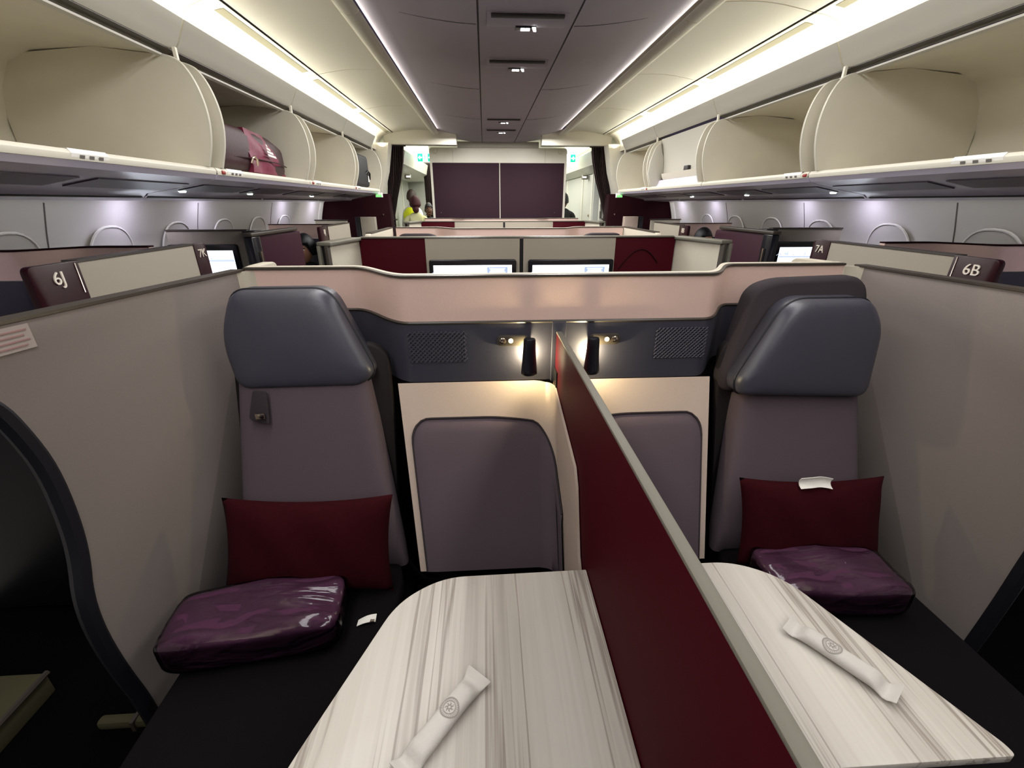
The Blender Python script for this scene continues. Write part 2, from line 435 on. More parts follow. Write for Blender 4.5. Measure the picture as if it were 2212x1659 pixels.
# ------------------------------------------------------------------ overhead bins
SEAM = {-1: [-.08, 1.17, 2.43, 3.66, 4.86, 6.03], 1: [-.04, 1.24, 2.53, 3.80, 5.07, 6.20]}
bulge = [(1.625, 2.272), (1.585, 2.262), (1.551, 2.241), (1.513, 2.169), (1.493, 2.063), (1.504, 1.953), (1.545, 1.840)]
def smooth_line(p, n=2):
    for _ in range(n):
        q = [p[0]]
        for a, b in zip(p, p[1:]): q += [(a[0] * .75 + b[0] * .25, a[1] * .75 + b[1] * .25), (a[0] * .25 + b[0] * .75, a[1] * .25 + b[1] * .75)]
        p = q + [p[-1]]
    return p
bulge = smooth_line(bulge)
BINLAB = {
 (-1, 0): 'open cream overhead bin nearest the camera over the left window seats, mostly out of view',
 (-1, 1): 'large empty open cream overhead bin at the upper left',
 (-1, 2): 'open cream overhead bin holding the maroon bag',
 (-1, 3): 'open cream overhead bin holding the brown rucksack',
 (-1, 4): 'open cream overhead bin holding the black bag, beside the left curtain',
 (1, 0): 'open cream overhead bin nearest the camera over the right window seats, mostly out of view',
 (1, 1): 'large empty open cream overhead bin at the upper right',
 (1, 2): 'empty open cream overhead bin between the large one and the shut one on the right',
 (1, 3): 'overhead bin with its cream door shut above a bright ledge',
 (1, 4): 'small open cream overhead bin beside the right curtain'}
for s, side in SIDES:
    for k in range(5):
        a, b = SEAM[s][k], SEAM[s][k + 1]
        t = thing('overhead_bin', BINLAB[(s, k)], 'overhead bin', (s * 1.9, (a + b) / 2, 1.8), 'overhead bins')
        ya, yb = a + .006, b - .006
        # fascia above the mouth
        G().sheet([[(s * 1.53, y, 2.418), (s * 1.548, y, 2.385), (s * 1.575, y, 2.335), (s * 1.60, y, 2.303)] for y in (ya, yb)], (s * .014, 0, .004)).build('fascia', M['fascia'], t, bevel=.002)
        if (s, k) != (1, 3):
            G().sheet([[(s * 1.602, y, 2.300), (s * 1.64, y, 2.288)] for y in (ya, yb)], (0, 0, .01)).build('raised_door_edge', M['trim'], t)
            G().sheet([[(s * 1.625, y, 2.272), (s * 1.64, y, 2.266)] for y in (ya + .02, yb - .02)], (0, 0, .008)).build('mouth_rim', M['fascia'], t)
        # lining: roof, back and shelf
        li = [(1.64, 2.280), (1.9, 2.30), (2.16, 2.285), (2.27, 2.24), (2.33, 2.15), (2.37, 2.0), (2.36, 1.88), (2.30, 1.835), (2.1, 1.828), (1.56, 1.828)]
        G().sheet([[(s * x, y, z) for x, z in li] for y in (ya + .03, yb - .03)], lambda i, j: (s * .008, 0, .004)).build('lining', M['cream_in'], t, ang=50)
        # curved end walls
        for yy in (ya + .045, yb - .057):
            pts = [(s * x, z) for x, z in bulge] + [(s * 2.30, 1.84), (s * 2.36, 1.92), (s * 2.36, 2.05), (s * 2.32, 2.18), (s * 2.24, 2.27), (s * 1.9, 2.30)]
            ew = G().prism(pts, 'y', yy, yy + .012).build('end_wall', M['cream_in'], t, ang=50)
            G().tube([(s * (x - .001), yy + .006, z) for x, z in bulge], .0075, 6, ref=(0, 1, 0)).build('edge_bead', M['bright_edge'], ew)
        G().box(*sorted((s * 1.578, s * 1.592)), yb - .03, yb - .016, 2.16, 2.31).build('door_strut', M['cream'], t)
        # lip and underside
        G().prism([(s * 1.545, 1.806), (s * 1.543, 1.826), (s * 1.552, 1.838), (s * 1.575, 1.838), (s * 1.60, 1.826), (s * 1.60, 1.806)], 'y', ya, yb).build('lip', M['bright_edge'], t, bevel=.002)
        un = [(1.548, 1.806), (1.565, 1.786), (1.62, 1.772), (1.78, 1.742), (1.9, 1.722), (1.92, 1.706), (2.2, 1.696), (2.50, 1.692)]
        G().sheet([[(s * x, y, z) for x, z in un] for y in (ya, yb)], (0, 0, .012)).build('underside', M['under'], t, ang=35)
        for q, (c0, c1) in enumerate((((a + .06), (a + b) / 2 - .04), ((a + b) / 2 + .04, b - .06))):
            G().sheet([[(s * 1.655, y, 1.7605), (s * 1.79, y, 1.7355)] for y in (c0, c1)], (0, 0, .004)).build('service_panel', M['psu'], t)
            G().sheet([[(s * 1.915, y, 1.7045), (s * 1.925, y, 1.7015)] for y in (c0 - .04, c1 + .04)], (0, 0, .004)).build('panel_joint', M['dark_gap'], t)
        yp = a + .12 if s < 0 else b - .25
        pc = (1.62, 1.77) if (s, k) == (-1, 1) else ((1.56, 1.74) if (s, k) == (1, 1) else ((a + .10, a + .25) if s < 0 else (a + .06, a + .22)))
        if (s, k) != (1, 3):
            pl = G().sheet([[(s * 1.5475, y, 1.8085), (s * 1.5435, y, 1.8255), (s * 1.552, y, 1.8392), (s * 1.572, y, 1.8392)] for y in pc], (s * -.002, 0, .001)).build('placard', M['white'], t)
            for q in range(3):
                y = lerp(pc[0], pc[1], .2 + .25 * q)
                G().sheet([[(s * 1.5448, yy, 1.8125), (s * 1.541, yy, 1.8225)] for yy in (y, y + .018)], (s * -.0015, 0, 0)).build('pictogram', M['ink'], pl)
        if k in (1, 2, 3, 4) and (s, k) not in ((-1, 1), (1, 1), (1, 3)):
            yl = (a + .04) if s < 0 else (a + .01)
            G().box(*sorted((s * 1.538, s * 1.55)), yl, yl + .03, 1.812, 1.828).build('latch', M['red'], t, bevel=.003, label='small red latch')
        for yl in {2: ((a + .11, a + .81) if s < 0 else (a + .11, a + 1.01)), 3: (a + .7,)}.get(k, ()):
            G().lathe([(.014, 0), (.018, .006), (.014, .014)], (s * 1.80, yl, 1.728), 12).build('reading_light', M['lens'], t)
        if (s, k) == (1, 3):
            # shut door, its handle, the bright ledge below and the bucket front
            d = G().sheet([[(s * x, y, z) for x, z in ((1.615, 2.285), (1.64, 2.18), (1.66, 2.06), (1.665, 1.965))] for y in (ya + .06, yb - .06)], (s * .012, 0, 0)).build('door', M['fascia'], t, label='shut cream door')
            G().box(1.635, 1.665, 4.32, 4.41, 1.955, 2.0).build('handle', M['dark_gap'], d, bevel=.004)
            G().sheet([[(s * x, y, z) for x, z in ((1.60, 1.955), (1.605, 1.945), (1.615, 1.915), (1.63, 1.90))] for y in (ya + .06, yb - .20)], (s * .02, 0, .004)).build('ledge', M['bright_edge'], t)
            G().sheet([[(s * x, y, z) for x, z in ((1.632, 1.90), (1.62, 1.86), (1.59, 1.825), (1.556, 1.812))] for y in (ya + .06, yb - .06)], (s * .012, 0, 0)).build('bucket_front', M['under'], t)
            g = G().prism([(s * 1.60, 2.26), (s * 1.55, 2.2), (s * 1.51, 2.08), (s * 1.50, 1.96), (s * 1.545, 1.84), (s * 1.63, 1.82), (s * 1.665, 1.95), (s * 1.655, 2.1)], 'y', yb - .085, yb - .06)
            g.build('bucket_end', M['fascia'], t, bevel=.006)
# green row markers at the bin ends
for s, side in SIDES:
    ye = SEAM[s][5] - .03
    t = thing('row_marker_light', 'small white box with green lit marks under the bin end by the %s curtain' % side, 'light', (s * 1.565, ye, 1.795), 'green row markers')
    G().box(*sorted((s * 1.515, s * 1.60)), ye - .02, ye + .02, 1.742, 1.796).build('case', M['white'], t, bevel=.004)
    for q in range(3):
        x = s * (1.532 + .025 * q)
        G().prism([(x - .009, 1.748), (x + .009, 1.748), (x + .004, 1.775), (x - .004, 1.775)], 'y', ye - .026, ye - .019).build('lit_mark', M['led_green'], t)

# ------------------------------------------------------------------ bags in the left bins
def bag(name, label, x0, x1, y0, y1, z0, z1, m, e=.3):
    t = thing(name, label, 'bag', ((x0 + x1) / 2, (y0 + y1) / 2, z0))
    return t
t = thing('duffel_bag', 'maroon nylon duffel bag with a pale printed emblem in the open bin', 'bag', (-1.80, 3.08, 1.836))
def bwarp(p):
    k = 1 - .16 * max(0, p.y / .42) ** 2
    return (p.x, p.y, (p.z + .13) * k - .13 + .01 * math.sin(p.y * 14))
G().rbox((-1.83, 3.07, 1.966), (.205, .50, .128), .38, 28, 16, bwarp).build('body', M['bag_red'], t)
P = []
for i in range(13):
    y = lerp(2.97, 3.545, i / 12); row = []
    for j in range(9):
        z = lerp(1.85, 2.085 - .10 * (i / 12) ** 2.2, j / 8)
        bul = .020 * math.sin(PI * i / 12) * math.sin(PI * j / 8) + .006 * math.sin(i * 1.3 + j)
        row.append((-1.618 - .05 * (i / 12) ** 2 + bul - .02 * (j / 8) ** 2, y, z))
    P.append(row)
G().sheet(P, (-.03, 0, 0)).build('end_pocket', M['bag_pink'], t, label='lighter worn end pocket')
em = G()
for i in range(4):
    z = 1.950 + .019 * i; x = -1.588 - .004 * i
    em.sheet([[(x, 3.135 + .006 * i, z), (x - .003, 3.139 + .006 * i, z + .013)], [(x - .002, 3.25 - .024 * i, z - .006), (x - .005, 3.246 - .024 * i, z + .007)]], (.003, 0, 0))
em.build('emblem', M['paper'], t, recalc=False)
G().tube([(-1.60, 2.925, 1.895), (-1.592, 2.93, 1.922), (-1.59, 2.955, 1.930), (-1.59, 2.98, 1.918), (-1.60, 2.995, 1.888)], .007, 8).build('buckle', M['chrome'], t)
G().tube([(-1.64, 2.75, 1.92), (-1.615, 3.0, 1.925), (-1.60, 3.3, 1.92), (-1.63, 3.48, 1.91)], .008, 6, flat=.4).build('strap', M['bag_red'], t)
t = thing('rucksack', 'small dark brown rucksack standing in the bin behind the maroon bag', 'bag', (-1.78, 3.82, 1.836))
G().rbox((-1.76, 3.83, 1.955), (.16, .10, .118), .5, 24, 14, lambda p: (p.x, p.y, p.z * (1 - .2 * p.y))).build('body', M['bag_grey'], t)
G().rbox((-1.63, 3.84, 1.905), (.05, .075, .055), .5, 18, 10).build('pocket', M['bag_black'], t)
G().tube([(-1.62, 3.82, 2.04), (-1.60, 3.84, 2.06), (-1.60, 3.88, 2.05), (-1.62, 3.9, 2.0)], .007, 6).build('strap', M['bag_grey'], t)
t = thing('carry_on_bag', 'square black bag with a white tag in the bin by the left curtain', 'bag', (-1.8, 5.30, 1.836))
G().rbox((-1.77, 5.30, 2.005), (.21, .36, .165), .18, 28, 14).build('body', M['bag_black'], t)
G().tube([(-1.57, 5.45, 1.97), (-1.545, 5.50, 2.01), (-1.545, 5.58, 1.99), (-1.56, 5.62, 1.93)], .010, 8).build('handle', M['bag_black'], t)
G().sheet([[(-1.553, 5.52, 1.90), (-1.553, 5.535, 1.96)], [(-1.553, 5.57, 1.90), (-1.553, 5.56, 1.965)]], (-.003, 0, 0)).build('luggage_tag', M['paper'], t)

# ------------------------------------------------------------------ far bulkhead
bk = struct(G().prism(rpoly([(-1.085, 0), (1.10, 0), (1.10, 2.48), (-1.085, 2.48)], [0, 0, .05, .05]), 'y', 7.70, 7.80).build('wall_back', M['bulk'], bevel=.006), 'cream bulkhead at the end of the cabin', 'wall')
G().box(-.64, .64, 7.66, 7.74, 2.475, 2.56).build('gap_cover', M['fascia'], bk, bevel=.004)
G().box(-1.045, .012, 7.688, 7.702, 1.2, 2.265).build('fabric_panel', M['maroon_wall'], bk, bevel=.003, label='maroon fabric panel')
G().box(.026, 1.06, 7.688, 7.702, 1.2, 2.265).build('fabric_panel', M['maroon_wall'], bk, bevel=.003, label='maroon fabric panel')
G().box(.012, .026, 7.684, 7.702, 1.2, 2.27).build('centre_strip', M['bright_edge'], bk)
for x in (-.985, .985):
    G().box(x - .022, x + .022, 7.665, 7.70, 2.395, 2.47).build('mounting_box', M['cream'], bk, bevel=.005)
for x in (-.72, .75):
    G().box(x - .002, x + .002, 7.6985, 7.7005, 2.27, 2.47).build('panel_seam', M['fascia'], bk, smooth=False)
for x in (-.95, .93):
    G().lathe([(.006, 0), (.006, -.006)], (x, 7.688, 1.53), 8, 'y').build('stud', M['chrome'], bk)

# ------------------------------------------------------------------ curtains
def curtain(label, top, gath, bot, y):
    t = thing('curtain', label, 'curtain', ((top[0] + top[1]) / 2, y, 0), 'brown aisle curtains')
    rows = [(2.44, top), (2.25, (lerp(top[0], gath[0], .1), lerp(top[1], gath[1], .1))), (2.0, (lerp(top[0], gath[0], .35), lerp(top[1], gath[1], .35))), (1.75, (lerp(top[0], gath[0], .7), lerp(top[1], gath[1], .7))), (1.5, gath), (1.35, gath), (1.1, (lerp(gath[0], bot[0], .5), lerp(gath[1], bot[1], .5))), (.02, bot)]
    P = []
    n = 72
    for z, (a, b) in rows:
        P.append([(lerp(a, b, i / n), y + .03 * math.sin(i / n * 2 * PI * 9 + .4 * math.sin(z * 3)) + .012 * math.sin(i * 1.7), z) for i in range(n + 1)])
    G().sheet(P, (0, .004, 0)).build('cloth', M['curtain'], t, ang=180)
    G().tube([(top[0] - .03, y, 2.445), (top[1] + .03, y, 2.445)], .010, 8).build('rail', M['trim'], t)
    g = [(gath[0] - .012, y - .045, 1.44), (gath[1] + .012, y - .045, 1.44), (gath[1] + .012, y + .045, 1.44), (gath[0] - .012, y + .045, 1.44)]
    G().tube(g, .012, 6, closed=True).build('tie_back', M['curtain'], t)
curtain('brown curtain gathered back beside the left aisle opening', (-1.64, -1.395), (-1.73, -1.61), (-1.74, -1.58), 7.22)
curtain('brown curtain gathered back beside the right aisle opening', (1.385, 1.62), (1.64, 1.78), (1.62, 1.80), 7.22)
curtain('short brown curtain farther off in the galley past the yellow vest', (-1.504, -1.228), (-1.494, -1.334), (-1.494, -1.31), 10.2)

# ------------------------------------------------------------------ galley beyond
gl = struct(G().box(-2.6, 2.6, 7.31, YG, 2.60, 2.62).build('ceiling_galley', M['galley_white'], smooth=False), 'pale galley ceiling past the bulkhead', 'ceiling')
struct(G().box(-2.6, 2.6, 11.5, 11.56, 0, 2.6).build('wall_galley', M['galley'], smooth=False), 'far grey galley wall', 'wall')
for s, side in SIDES:
    xm = 1.62 if s > 0 else 2.02
    o = struct(G().prism([(s * xm, 0), (s * xm, 2.13), (s * 2.35, 2.13), (s * 2.35, 0)], 'y', 7.9 if s > 0 else 8.0, 11.3).build('wall_monument_' + side, M['galley'], bevel=.01), 'grey galley monument along the %s aisle' % side, 'wall')
    struct(G().prism([(s * 1.40, 2.40), (s * 1.44, 2.22), (s * 1.60, 2.14), (s * 2.1, 2.13), (s * 2.1, 2.5), (s * 1.5, 2.46)], 'y', 7.35, 11.4).build('trim_%d' % (5 if s < 0 else 6), M['galley_white']), 'pale fascia over the galley aisle', 'trim')
    for y in (7.95, 8.75, 10.35):
        G().box(*sorted((s * (xm - .02), s * (xm + .01))), y, y + .05, 0, 2.13).build('post', M['galley_white'], o, bevel=.004)
    G().box(*sorted((s * (xm - .015), s * (xm + .005))), 8.15, 8.2, 1.45, 1.50).build('catch', M['chrome'], o, bevel=.004)
    if s < 0:
        for q in range(4):
            G().box(-xm - .002, -xm + .008, 8.85 + .12 * q, 8.93 + .12 * q, 1.2, 2.0).build('slat_door', M['trim_grey'], o)
    # exit sign and sign lamp
    xe = s * 1.22
    t = thing('exit_sign', ('green and white lit exit sign hanging over the %s aisle past the bulkhead' % side), 'sign', (xe, 8.3, 2.38), 'lit exit signs')
    G().box(xe - .13, xe + .13, 8.28, 8.32, 2.32, 2.45).build('case', M['exit_white'], t, bevel=.004)
    for q in ((-1, 1) if s < 0 else (1,)):
        cx = xe + q * .085
        G().box(cx - .043, cx + .043, 8.272, 8.281, 2.325, 2.445).build('green_field', M['exit_green'], t, bevel=.002)
        d = q if s > 0 else q
        ar = [(cx - d * .030, 2.375), (cx + d * .0, 2.375), (cx + d * .0, 2.352), (cx + d * .034, 2.385), (cx + d * .0, 2.418), (cx + d * .0, 2.395), (cx - d * .030, 2.395)]
        G().prism(ar, 'y', 8.266, 8.273).build('arrow', M['exit_white'], t)
    mx = xe if s < 0 else xe - .04
    man = G().ball((mx, 8.270, 2.428), .008, .004, .009, 8, 6)
    man.tube([(mx, 8.27, 2.415), (mx - .006, 8.27, 2.385), (mx - .020, 8.27, 2.352)], .005, 6).tube([(mx - .004, 8.27, 2.388), (mx + .012, 8.27, 2.370), (mx + .010, 8.27, 2.345)], .005, 6).tube([(mx - .016, 8.27, 2.395), (mx, 8.27, 2.41), (mx + .016, 8.27, 2.398)], .004, 6)
    man.build('running_figure', M['exit_green'], t)
    G().box(xe - .06, xe + .06, 8.285, 8.315, 2.45, 2.60).build('hanger', M['white'], t)
    t = thing('galley_sign_lamp', 'small clear lamp with lit symbols over the %s galley wall' % side, 'light', (s * 1.55, 8.35, 2.08), 'galley sign lamps')
    G().box(*sorted((s * 1.50, s * 1.60)), 8.30, 8.42, 2.06, 2.13).build('case', M['trim_grey'], t, bevel=.01)
    for q in range(3):
        G().box(s * 1.53 + (q - 1) * .025 - .008, s * 1.53 + (q - 1) * .025 + .008, 8.292, 8.301, 2.085, 2.105).build('lit_symbol', M['icon'], t)
t = thing('wall_phone_panel', 'pale intercom panel on the galley post beside the right curtain', 'panel', (1.70, 7.55, 1.35))
G().box(1.66, 1.74, 7.60, 7.66, 1.30, 1.80).build('case', M['galley_white'], t, bevel=.01)
G().tube([(1.68, 7.585, 1.45), (1.675, 7.575, 1.55), (1.68, 7.585, 1.66)], .016, 8).build('handset', M['trim_grey'], t)

# ------------------------------------------------------------------ people
def skin_mesh(name, m, chain, edges, parent, sub=2, root=0):
    o0 = base_of(parent)
    me = bpy.data.meshes.new(name + '_source')
    me.from_pydata([tuple(Vector(c[0]) - o0) for c in chain], edges, [])
    o = bpy.data.objects.new(name + '_source', me); COL.objects.link(o)
    sk = o.modifiers.new('Skin', 'SKIN'); sk.use_smooth_shade = True
    if not me.skin_vertices: me.skin_vertices.new()
    for i, c in enumerate(chain):
        r = c[1]; me.skin_vertices[0].data[i].radius = (r, r) if not isinstance(r, tuple) else r
        me.skin_vertices[0].data[i].use_root = (i == root)
    sd = o.modifiers.new('Subdivision', 'SUBSURF'); sd.levels = sub; sd.render_levels = sub
    dg = bpy.context.evaluated_depsgraph_get(); dg.update()
    nm = bpy.data.meshes.new_from_object(o.evaluated_get(dg)); nm.name = name
    bpy.data.objects.remove(o)
    nm.materials.clear(); nm.materials.append(m)
    nm.polygons.foreach_set('use_smooth', [True] * len(nm.polygons))
    r = bpy.data.objects.new(name, nm); COL.objects.link(r); r.parent = parent
    return r

def person(label, x, y, h, rot, skin, top, legs, hair, cap=None, vest=None, seated=False, group=None, armpose=0, hs=1.0):
    """h: standing height; rot 0 faces the camera"""
    t = thing('person', label, 'person', (x, y, 0), group)
    k = h / 1.75
    R = Matrix.Rotation(rot, 3, 'Z')
    zo = -.40 * k if seated else 0
    def p(a, b, c): return tuple(R @ Vector((a * k, b * k, 0)) + Vector((x, y, c * k + zo)))
    # body: pelvis root, spine, neck, head, arms, legs (faces -y)
    ch = [(p(0, 0, .95), (.15 * k, .105 * k)), (p(0, .01, 1.12), (.135 * k, .10 * k)), (p(0, .01, 1.32), (.16 * k, .11 * k)), (p(0, .01, 1.44), (.085 * k, .075 * k)), (p(0, 0, 1.52), .055 * k)]
    ed = [(0, 1), (1, 2), (2, 3), (3, 4)]
    for q in (-1, 1):
        b = len(ch)
        ch += [(p(q * .17, .01, 1.40), .058 * k), (p(q * .225, .02, 1.14), .046 * k), (p(q * .21, -.10 - armpose * .1, .92 + armpose * .14), .034 * k), (p(q * .20, -.15 - armpose * .12, .84 + armpose * .2), .030 * k)]
        ed += [(3, b), (b, b + 1), (b + 1, b + 2), (b + 2, b + 3)]
        b = len(ch)
        if seated:
            ch += [(p(q * .09, -.02, .90), .085 * k), (p(q * .11, -.42, .88), .062 * k), (p(q * .11, -.45, .50), .045 * k), (p(q * .11, -.55, .44), .035 * k)]
        else:
            ch += [(p(q * .09, 0, .86), .085 * k), (p(q * .095, -.01, .50), .06 * k), (p(q * .10, .02, .09), .042 * k), (p(q * .11, -.12, .04), .036 * k)]
        ed += [(0, b), (b, b + 1), (b + 1, b + 2), (b + 2, b + 3)]
    skin_mesh('body', top, ch, ed, t)
    # head with brow, nose, chin and ears
    def hd(v):
        v = Vector(v); d = v.copy()
        if v.z < 0: d.x *= 1 - .32 * (-v.z / .125); d.y = d.y * (1 - .10 * (-v.z / .125)) - .01 * (-v.z / .125)
        return d
    g = G(); P = []
    for i in range(15):
        tt = PI * (i + .05) / 14.1
        row = []
        for j in range(20):
            a = 2 * PI * j / 20
            v = hd((.076 * math.sin(tt) * math.cos(a), .097 * math.sin(tt) * math.sin(a), .125 * math.cos(tt)))
            if math.sin(a) < -.9 and -.045 < v.z < .01: v.y -= .017
            row.append(p(v.x, v.y, 1.635 + v.z))
        P.append(row)
    g.grid(P, cv=True, capu=True)
    for q in (-1, 1):
        g.ball(p(q * .077, .005, 1.63), .012 * k, .018 * k, .03 * k, 8, 6)
    head = g.build('head', skin, t, ang=180)
    for q in (-1, 1):
        G().ball(p(q * .030, -.086, 1.645), .012 * k, .008 * k, .006 * k, 8, 6).build('eye', M['white'], head)
        G().tube([p(q * .014, -.094, 1.663), p(q * .03, -.094, 1.668), p(q * .05, -.084, 1.66)], .004 * k, 5).build('eyebrow', hair, head)
    G().tube([p(-.024, -.090, 1.575), p(0, -.097, 1.577), p(.024, -.090, 1.575)], .005 * k, 6).build('mouth', M['ink_pink'], head)
    g = G(); P = []
    for i in range(10):
        tt = PI * .60 * (i + .05) / 9
        row = []
        for j in range(20):
            a = 2 * PI * j / 20; r = 1.08 * hs
            cut = 1 if math.sin(a) > -.35 else .62
            t2 = tt * cut
            row.append(p(.078 * r * math.sin(t2) * math.cos(a), .100 * r * math.sin(t2) * math.sin(a) + .006, 1.642 + .128 * r * math.cos(t2)))
        P.append(row)
    g.grid(P, cv=True, capu=True); g.build('hair', hair, t, ang=180)
    if cap:
        g = G(); P = []
        for i in range(10):
            tt = PI * .56 * (i + .05) / 9
            P.append([p(.098 * math.sin(tt) * math.cos(2 * PI * j / 20), .118 * math.sin(tt) * math.sin(2 * PI * j / 20) + .012, 1.648 + .14 * math.cos(tt)) for j in range(20)])
        g.grid(P, cv=True, capu=True); g.build('cap', cap, t, ang=180)
        g = G(); g.ball(p(0, .085, 1.565), .055 * k, .05 * k, .06 * k); g.build('hair_bun', cap, t)
    if vest:
        g = G(); P = []
        for i, (zz, wx, wy) in enumerate(((1.0, .185, .145), (1.12, .178, .142), (1.25, .19, .15), (1.36, .195, .145), (1.43, .14, .12), (1.47, .075, .09))):
            P.append([p(wx * math.cos(2 * PI * j / 24), wy * math.sin(2 * PI * j / 24) + .01, zz) for j in range(24)])
        g.grid(P, cv=True); g.build('vest', vest, t, ang=180)
    # hands: palm and five fingers
    for q in (-1, 1):
        b = Vector(p(q * .20, -.15 - armpose * .12, .84 + armpose * .2)); dn = (Vector(p(q * .20, -.17 - armpose * .12, .78 + armpose * .2)) - b).normalized()
        sd = (R @ Vector((1, 0, 0)))
        ch = [(b, .022 * k), (b + dn * .05 * k, (.034 * k, .014 * k))]; ed = [(0, 1)]
        for f in range(4):
            n = len(ch); o = sd * ((f - 1.5) * .017 * k)
            ch += [(b + dn * .085 * k + o, .0085 * k), (b + dn * (.125 + .008 * (f in (1, 2))) * k + o * 1.05 + R @ Vector((0, -.012 * k, 0)), .007 * k)]
            ed += [(1, n), (n, n + 1)]
        n = len(ch); ch += [(b + dn * .055 * k + sd * (-q * .035 * k), .0095 * k), (b + dn * .085 * k + sd * (-q * .045 * k) + R @ Vector((0, -.014 * k, 0)), .008 * k)]
        ed += [(1, n), (n, n + 1)]
        skin_mesh('hand', skin, ch, ed, t, sub=1)
    return t
person('standing person in a yellow vest over a white shirt in the left galley aisle', -1.70, 9.6, 1.90, 2.6, M['skin_b'], M['shirt'], None, M['hair_brown'], vest=M['vest'])
person('person in a burgundy cap and cream coat seen from behind in the left galley aisle', -1.44, 8.20, 1.76, PI + .2, M['skin_a'], M['cream_cloth'], None, M['burgundy'], cap=M['burgundy'])
person('person in a dark suit, half hidden by the left edge of the bulkhead', -1.29, 8.87, 1.66, .2, M['skin_b'], M['suit'], None, M['hair'])
person('person in a black suit, half hidden by the right edge of the bulkhead', 1.27, 8.8, 1.83, PI, M['skin_b'], M['suit'], None, M['hair'])
person('seated black-haired passenger seen between a maroon suite door and a number plate', -2.09, 4.74, 1.74, -.15, M['skin_a'], M['suit'], None, M['hair'], seated=True, hs=1.2)
person('seated passenger of whom only the dark hair shows over the right suite wall', 2.10, 4.74, 1.83, .3, M['skin_a'], M['suit'], None, M['hair'], seated=True)

# ------------------------------------------------------------------ centre seat rows
def plan(yc, yo, n=14):
    """plan line of a centre shell: recessed outer parts, S steps, forward middle"""
    pts = [(-1.19, yo), (-.95, yo)]
    for i in range(n + 1): t = i / n; pts.append((lerp(-.78, -.52, t), lerp(yo, yc, sstep(t))))
    pts += [(-.25, yc), (XC, yc), (.30, yc)]
    for i in range(n + 1): t = i / n; pts.append((lerp(.575, .80, t), lerp(yc, yo, sstep(t))))
    pts += [(1.02, yo), (1.28, yo)]
    return pts

def shell(label, yc, yo, zt, zc, zb, group):
    t = thing('suite_shell', label, 'seat shell', (XC, yo, 0), group)
    pl = plan(yc, yo)
    G().sheet([[(x, y, z) for z in (zc, lerp(zc, zt, .5), zt)] for x, y in pl], (0, .035, 0)).build('copper_band', M['copper'], t, ang=60, label='copper leather band')
    G().sheet([[(x, y - .004, z) for z in (zb, zc - .006)] for x, y in pl], (0, .035, 0)).build('dark_band', M['navy'], t, ang=60, label='dark leather band')
    G().sheet([[(x, y + .01, z) for z in (.02, zb - .002)] for x, y in pl], (0, .02, 0)).build('lower_panel', M['brown_shell'], t, ang=60)
    G().tube([(x, y - .003, zc - .003) for x, y in pl], .006, 6).build('seam_cord', M['trim'], t)
    g = G(); g.sheet([[(x, y - .006, z) for z in (zt, zt + .008)] for x, y in pl], (0, .047, 0)); g.build('top_trim', M['trim'], t, ang=60)
    g = G(); g.sheet([[(x, y + .016, z) for z in (zt + .006, zt + .009)] for x, y in pl], (0, .03, 0)); g.build('top_cap', M['suite_pale'], t, ang=60)
    return t
ROWS = [(1.55, 1.79, 1.437), (4.70, 4.95, 1.432), (7.22, 7.42, 1.445)]
SH = [shell('nearest copper and navy seat shell across the centre seats, with two black lamps', 1.55, 1.79, 1.437, 1.279, 1.045, 'centre seat shells'),
      shell('copper seat shell across the centre seats behind the two lit screens', 4.70, 4.95, 1.432, 1.27, 1.03, 'centre seat shells'),
      shell('farthest copper seat shell, just under the maroon bulkhead', 7.22, 7.42, 1.445, 1.28, 1.04, 'centre seat shells')]

# quilted patches and touch strips on the near shell
for s in (-1, 1):
    xa, xb = ((-.53, -.32) if s < 0 else (.40, .60))
    g = G(); n = 9
    for i in range(-5, 19):
        for d in (-1, 1):
            x0 = lerp(xa, xb, i / 13); pts = []
            for q in range(9):
                z = lerp(1.125, 1.245, q / 8); x = x0 + d * (z - 1.185) * 1.0
                if xa - .01 <= x <= xb + .01: pts.append((x, 1.5435, z))
            if len(pts) > 1: g.tube(pts, .0026, 5)
    g.build('quilt_stitching', M['navy'], SH[0])
    xa, xb = ((-.205, -.085) if s < 0 else (.142, .262))
    st = G().prism(rpoly([(xa, 1.185), (xb, 1.185), (xb, 1.227), (xa, 1.227)], .020), 'y', 1.538, 1.547).build('touch_strip', M['trim'], SH[0], bevel=.002)
    cx = xa + .022 if s < 0 else xb - .022
    G().lathe([(.011, 0), (.012, -.003), (.008, -.005)], (cx, 1.539, 1.206), 12, 'y').build('button', M['chrome'], st)
    cx2 = xa + .052 if s < 0 else xb - .052
    G().lathe([(.009, 0), (.009, -.003)], (cx2, 1.539, 1.206), 12, 'y').build('lit_button', M['dot_glow'], st)
G().box(XC - .026, XC + .026, 1.535, 1.55, 1.04, 1.275).build('centre_post', M['navy'], SH[0], bevel=.003)

# reading lamps: flared black tubes standing off the band, warm light behind
for s, xl in ((-1, -.088), (1, .146)):
    t = thing('reading_lamp', 'small flared black reading lamp with a warm glow, just %s the divider' % ('left of' if s < 0 else 'right of'), 'lamp', (xl, 1.53, 1.13), 'shell reading lamps')
    g = G(); P = []
    for z, r in ((1.090, .0265), (1.094, .030), (1.106, .0295), (1.145, .026), (1.185, .0235), (1.224, .022), (1.228, .020)):
        P.append([(xl + r * math.cos(2 * PI * k / 20), 1.488 + r * .8 * math.sin(2 * PI * k / 20), z) for k in range(20)])
    g.grid(P, cv=True, capu=True); g.build('shade', M['lamp_black'], t)
    G().box(xl - .008, xl + .008, 1.50, 1.548, 1.205, 1.217).build('arm', M['lamp_black'], t)
    G().box(xl - .007, xl + .007, 1.513, 1.518, 1.115, 1.19).build('bulb', M['lamp_glow'], t)

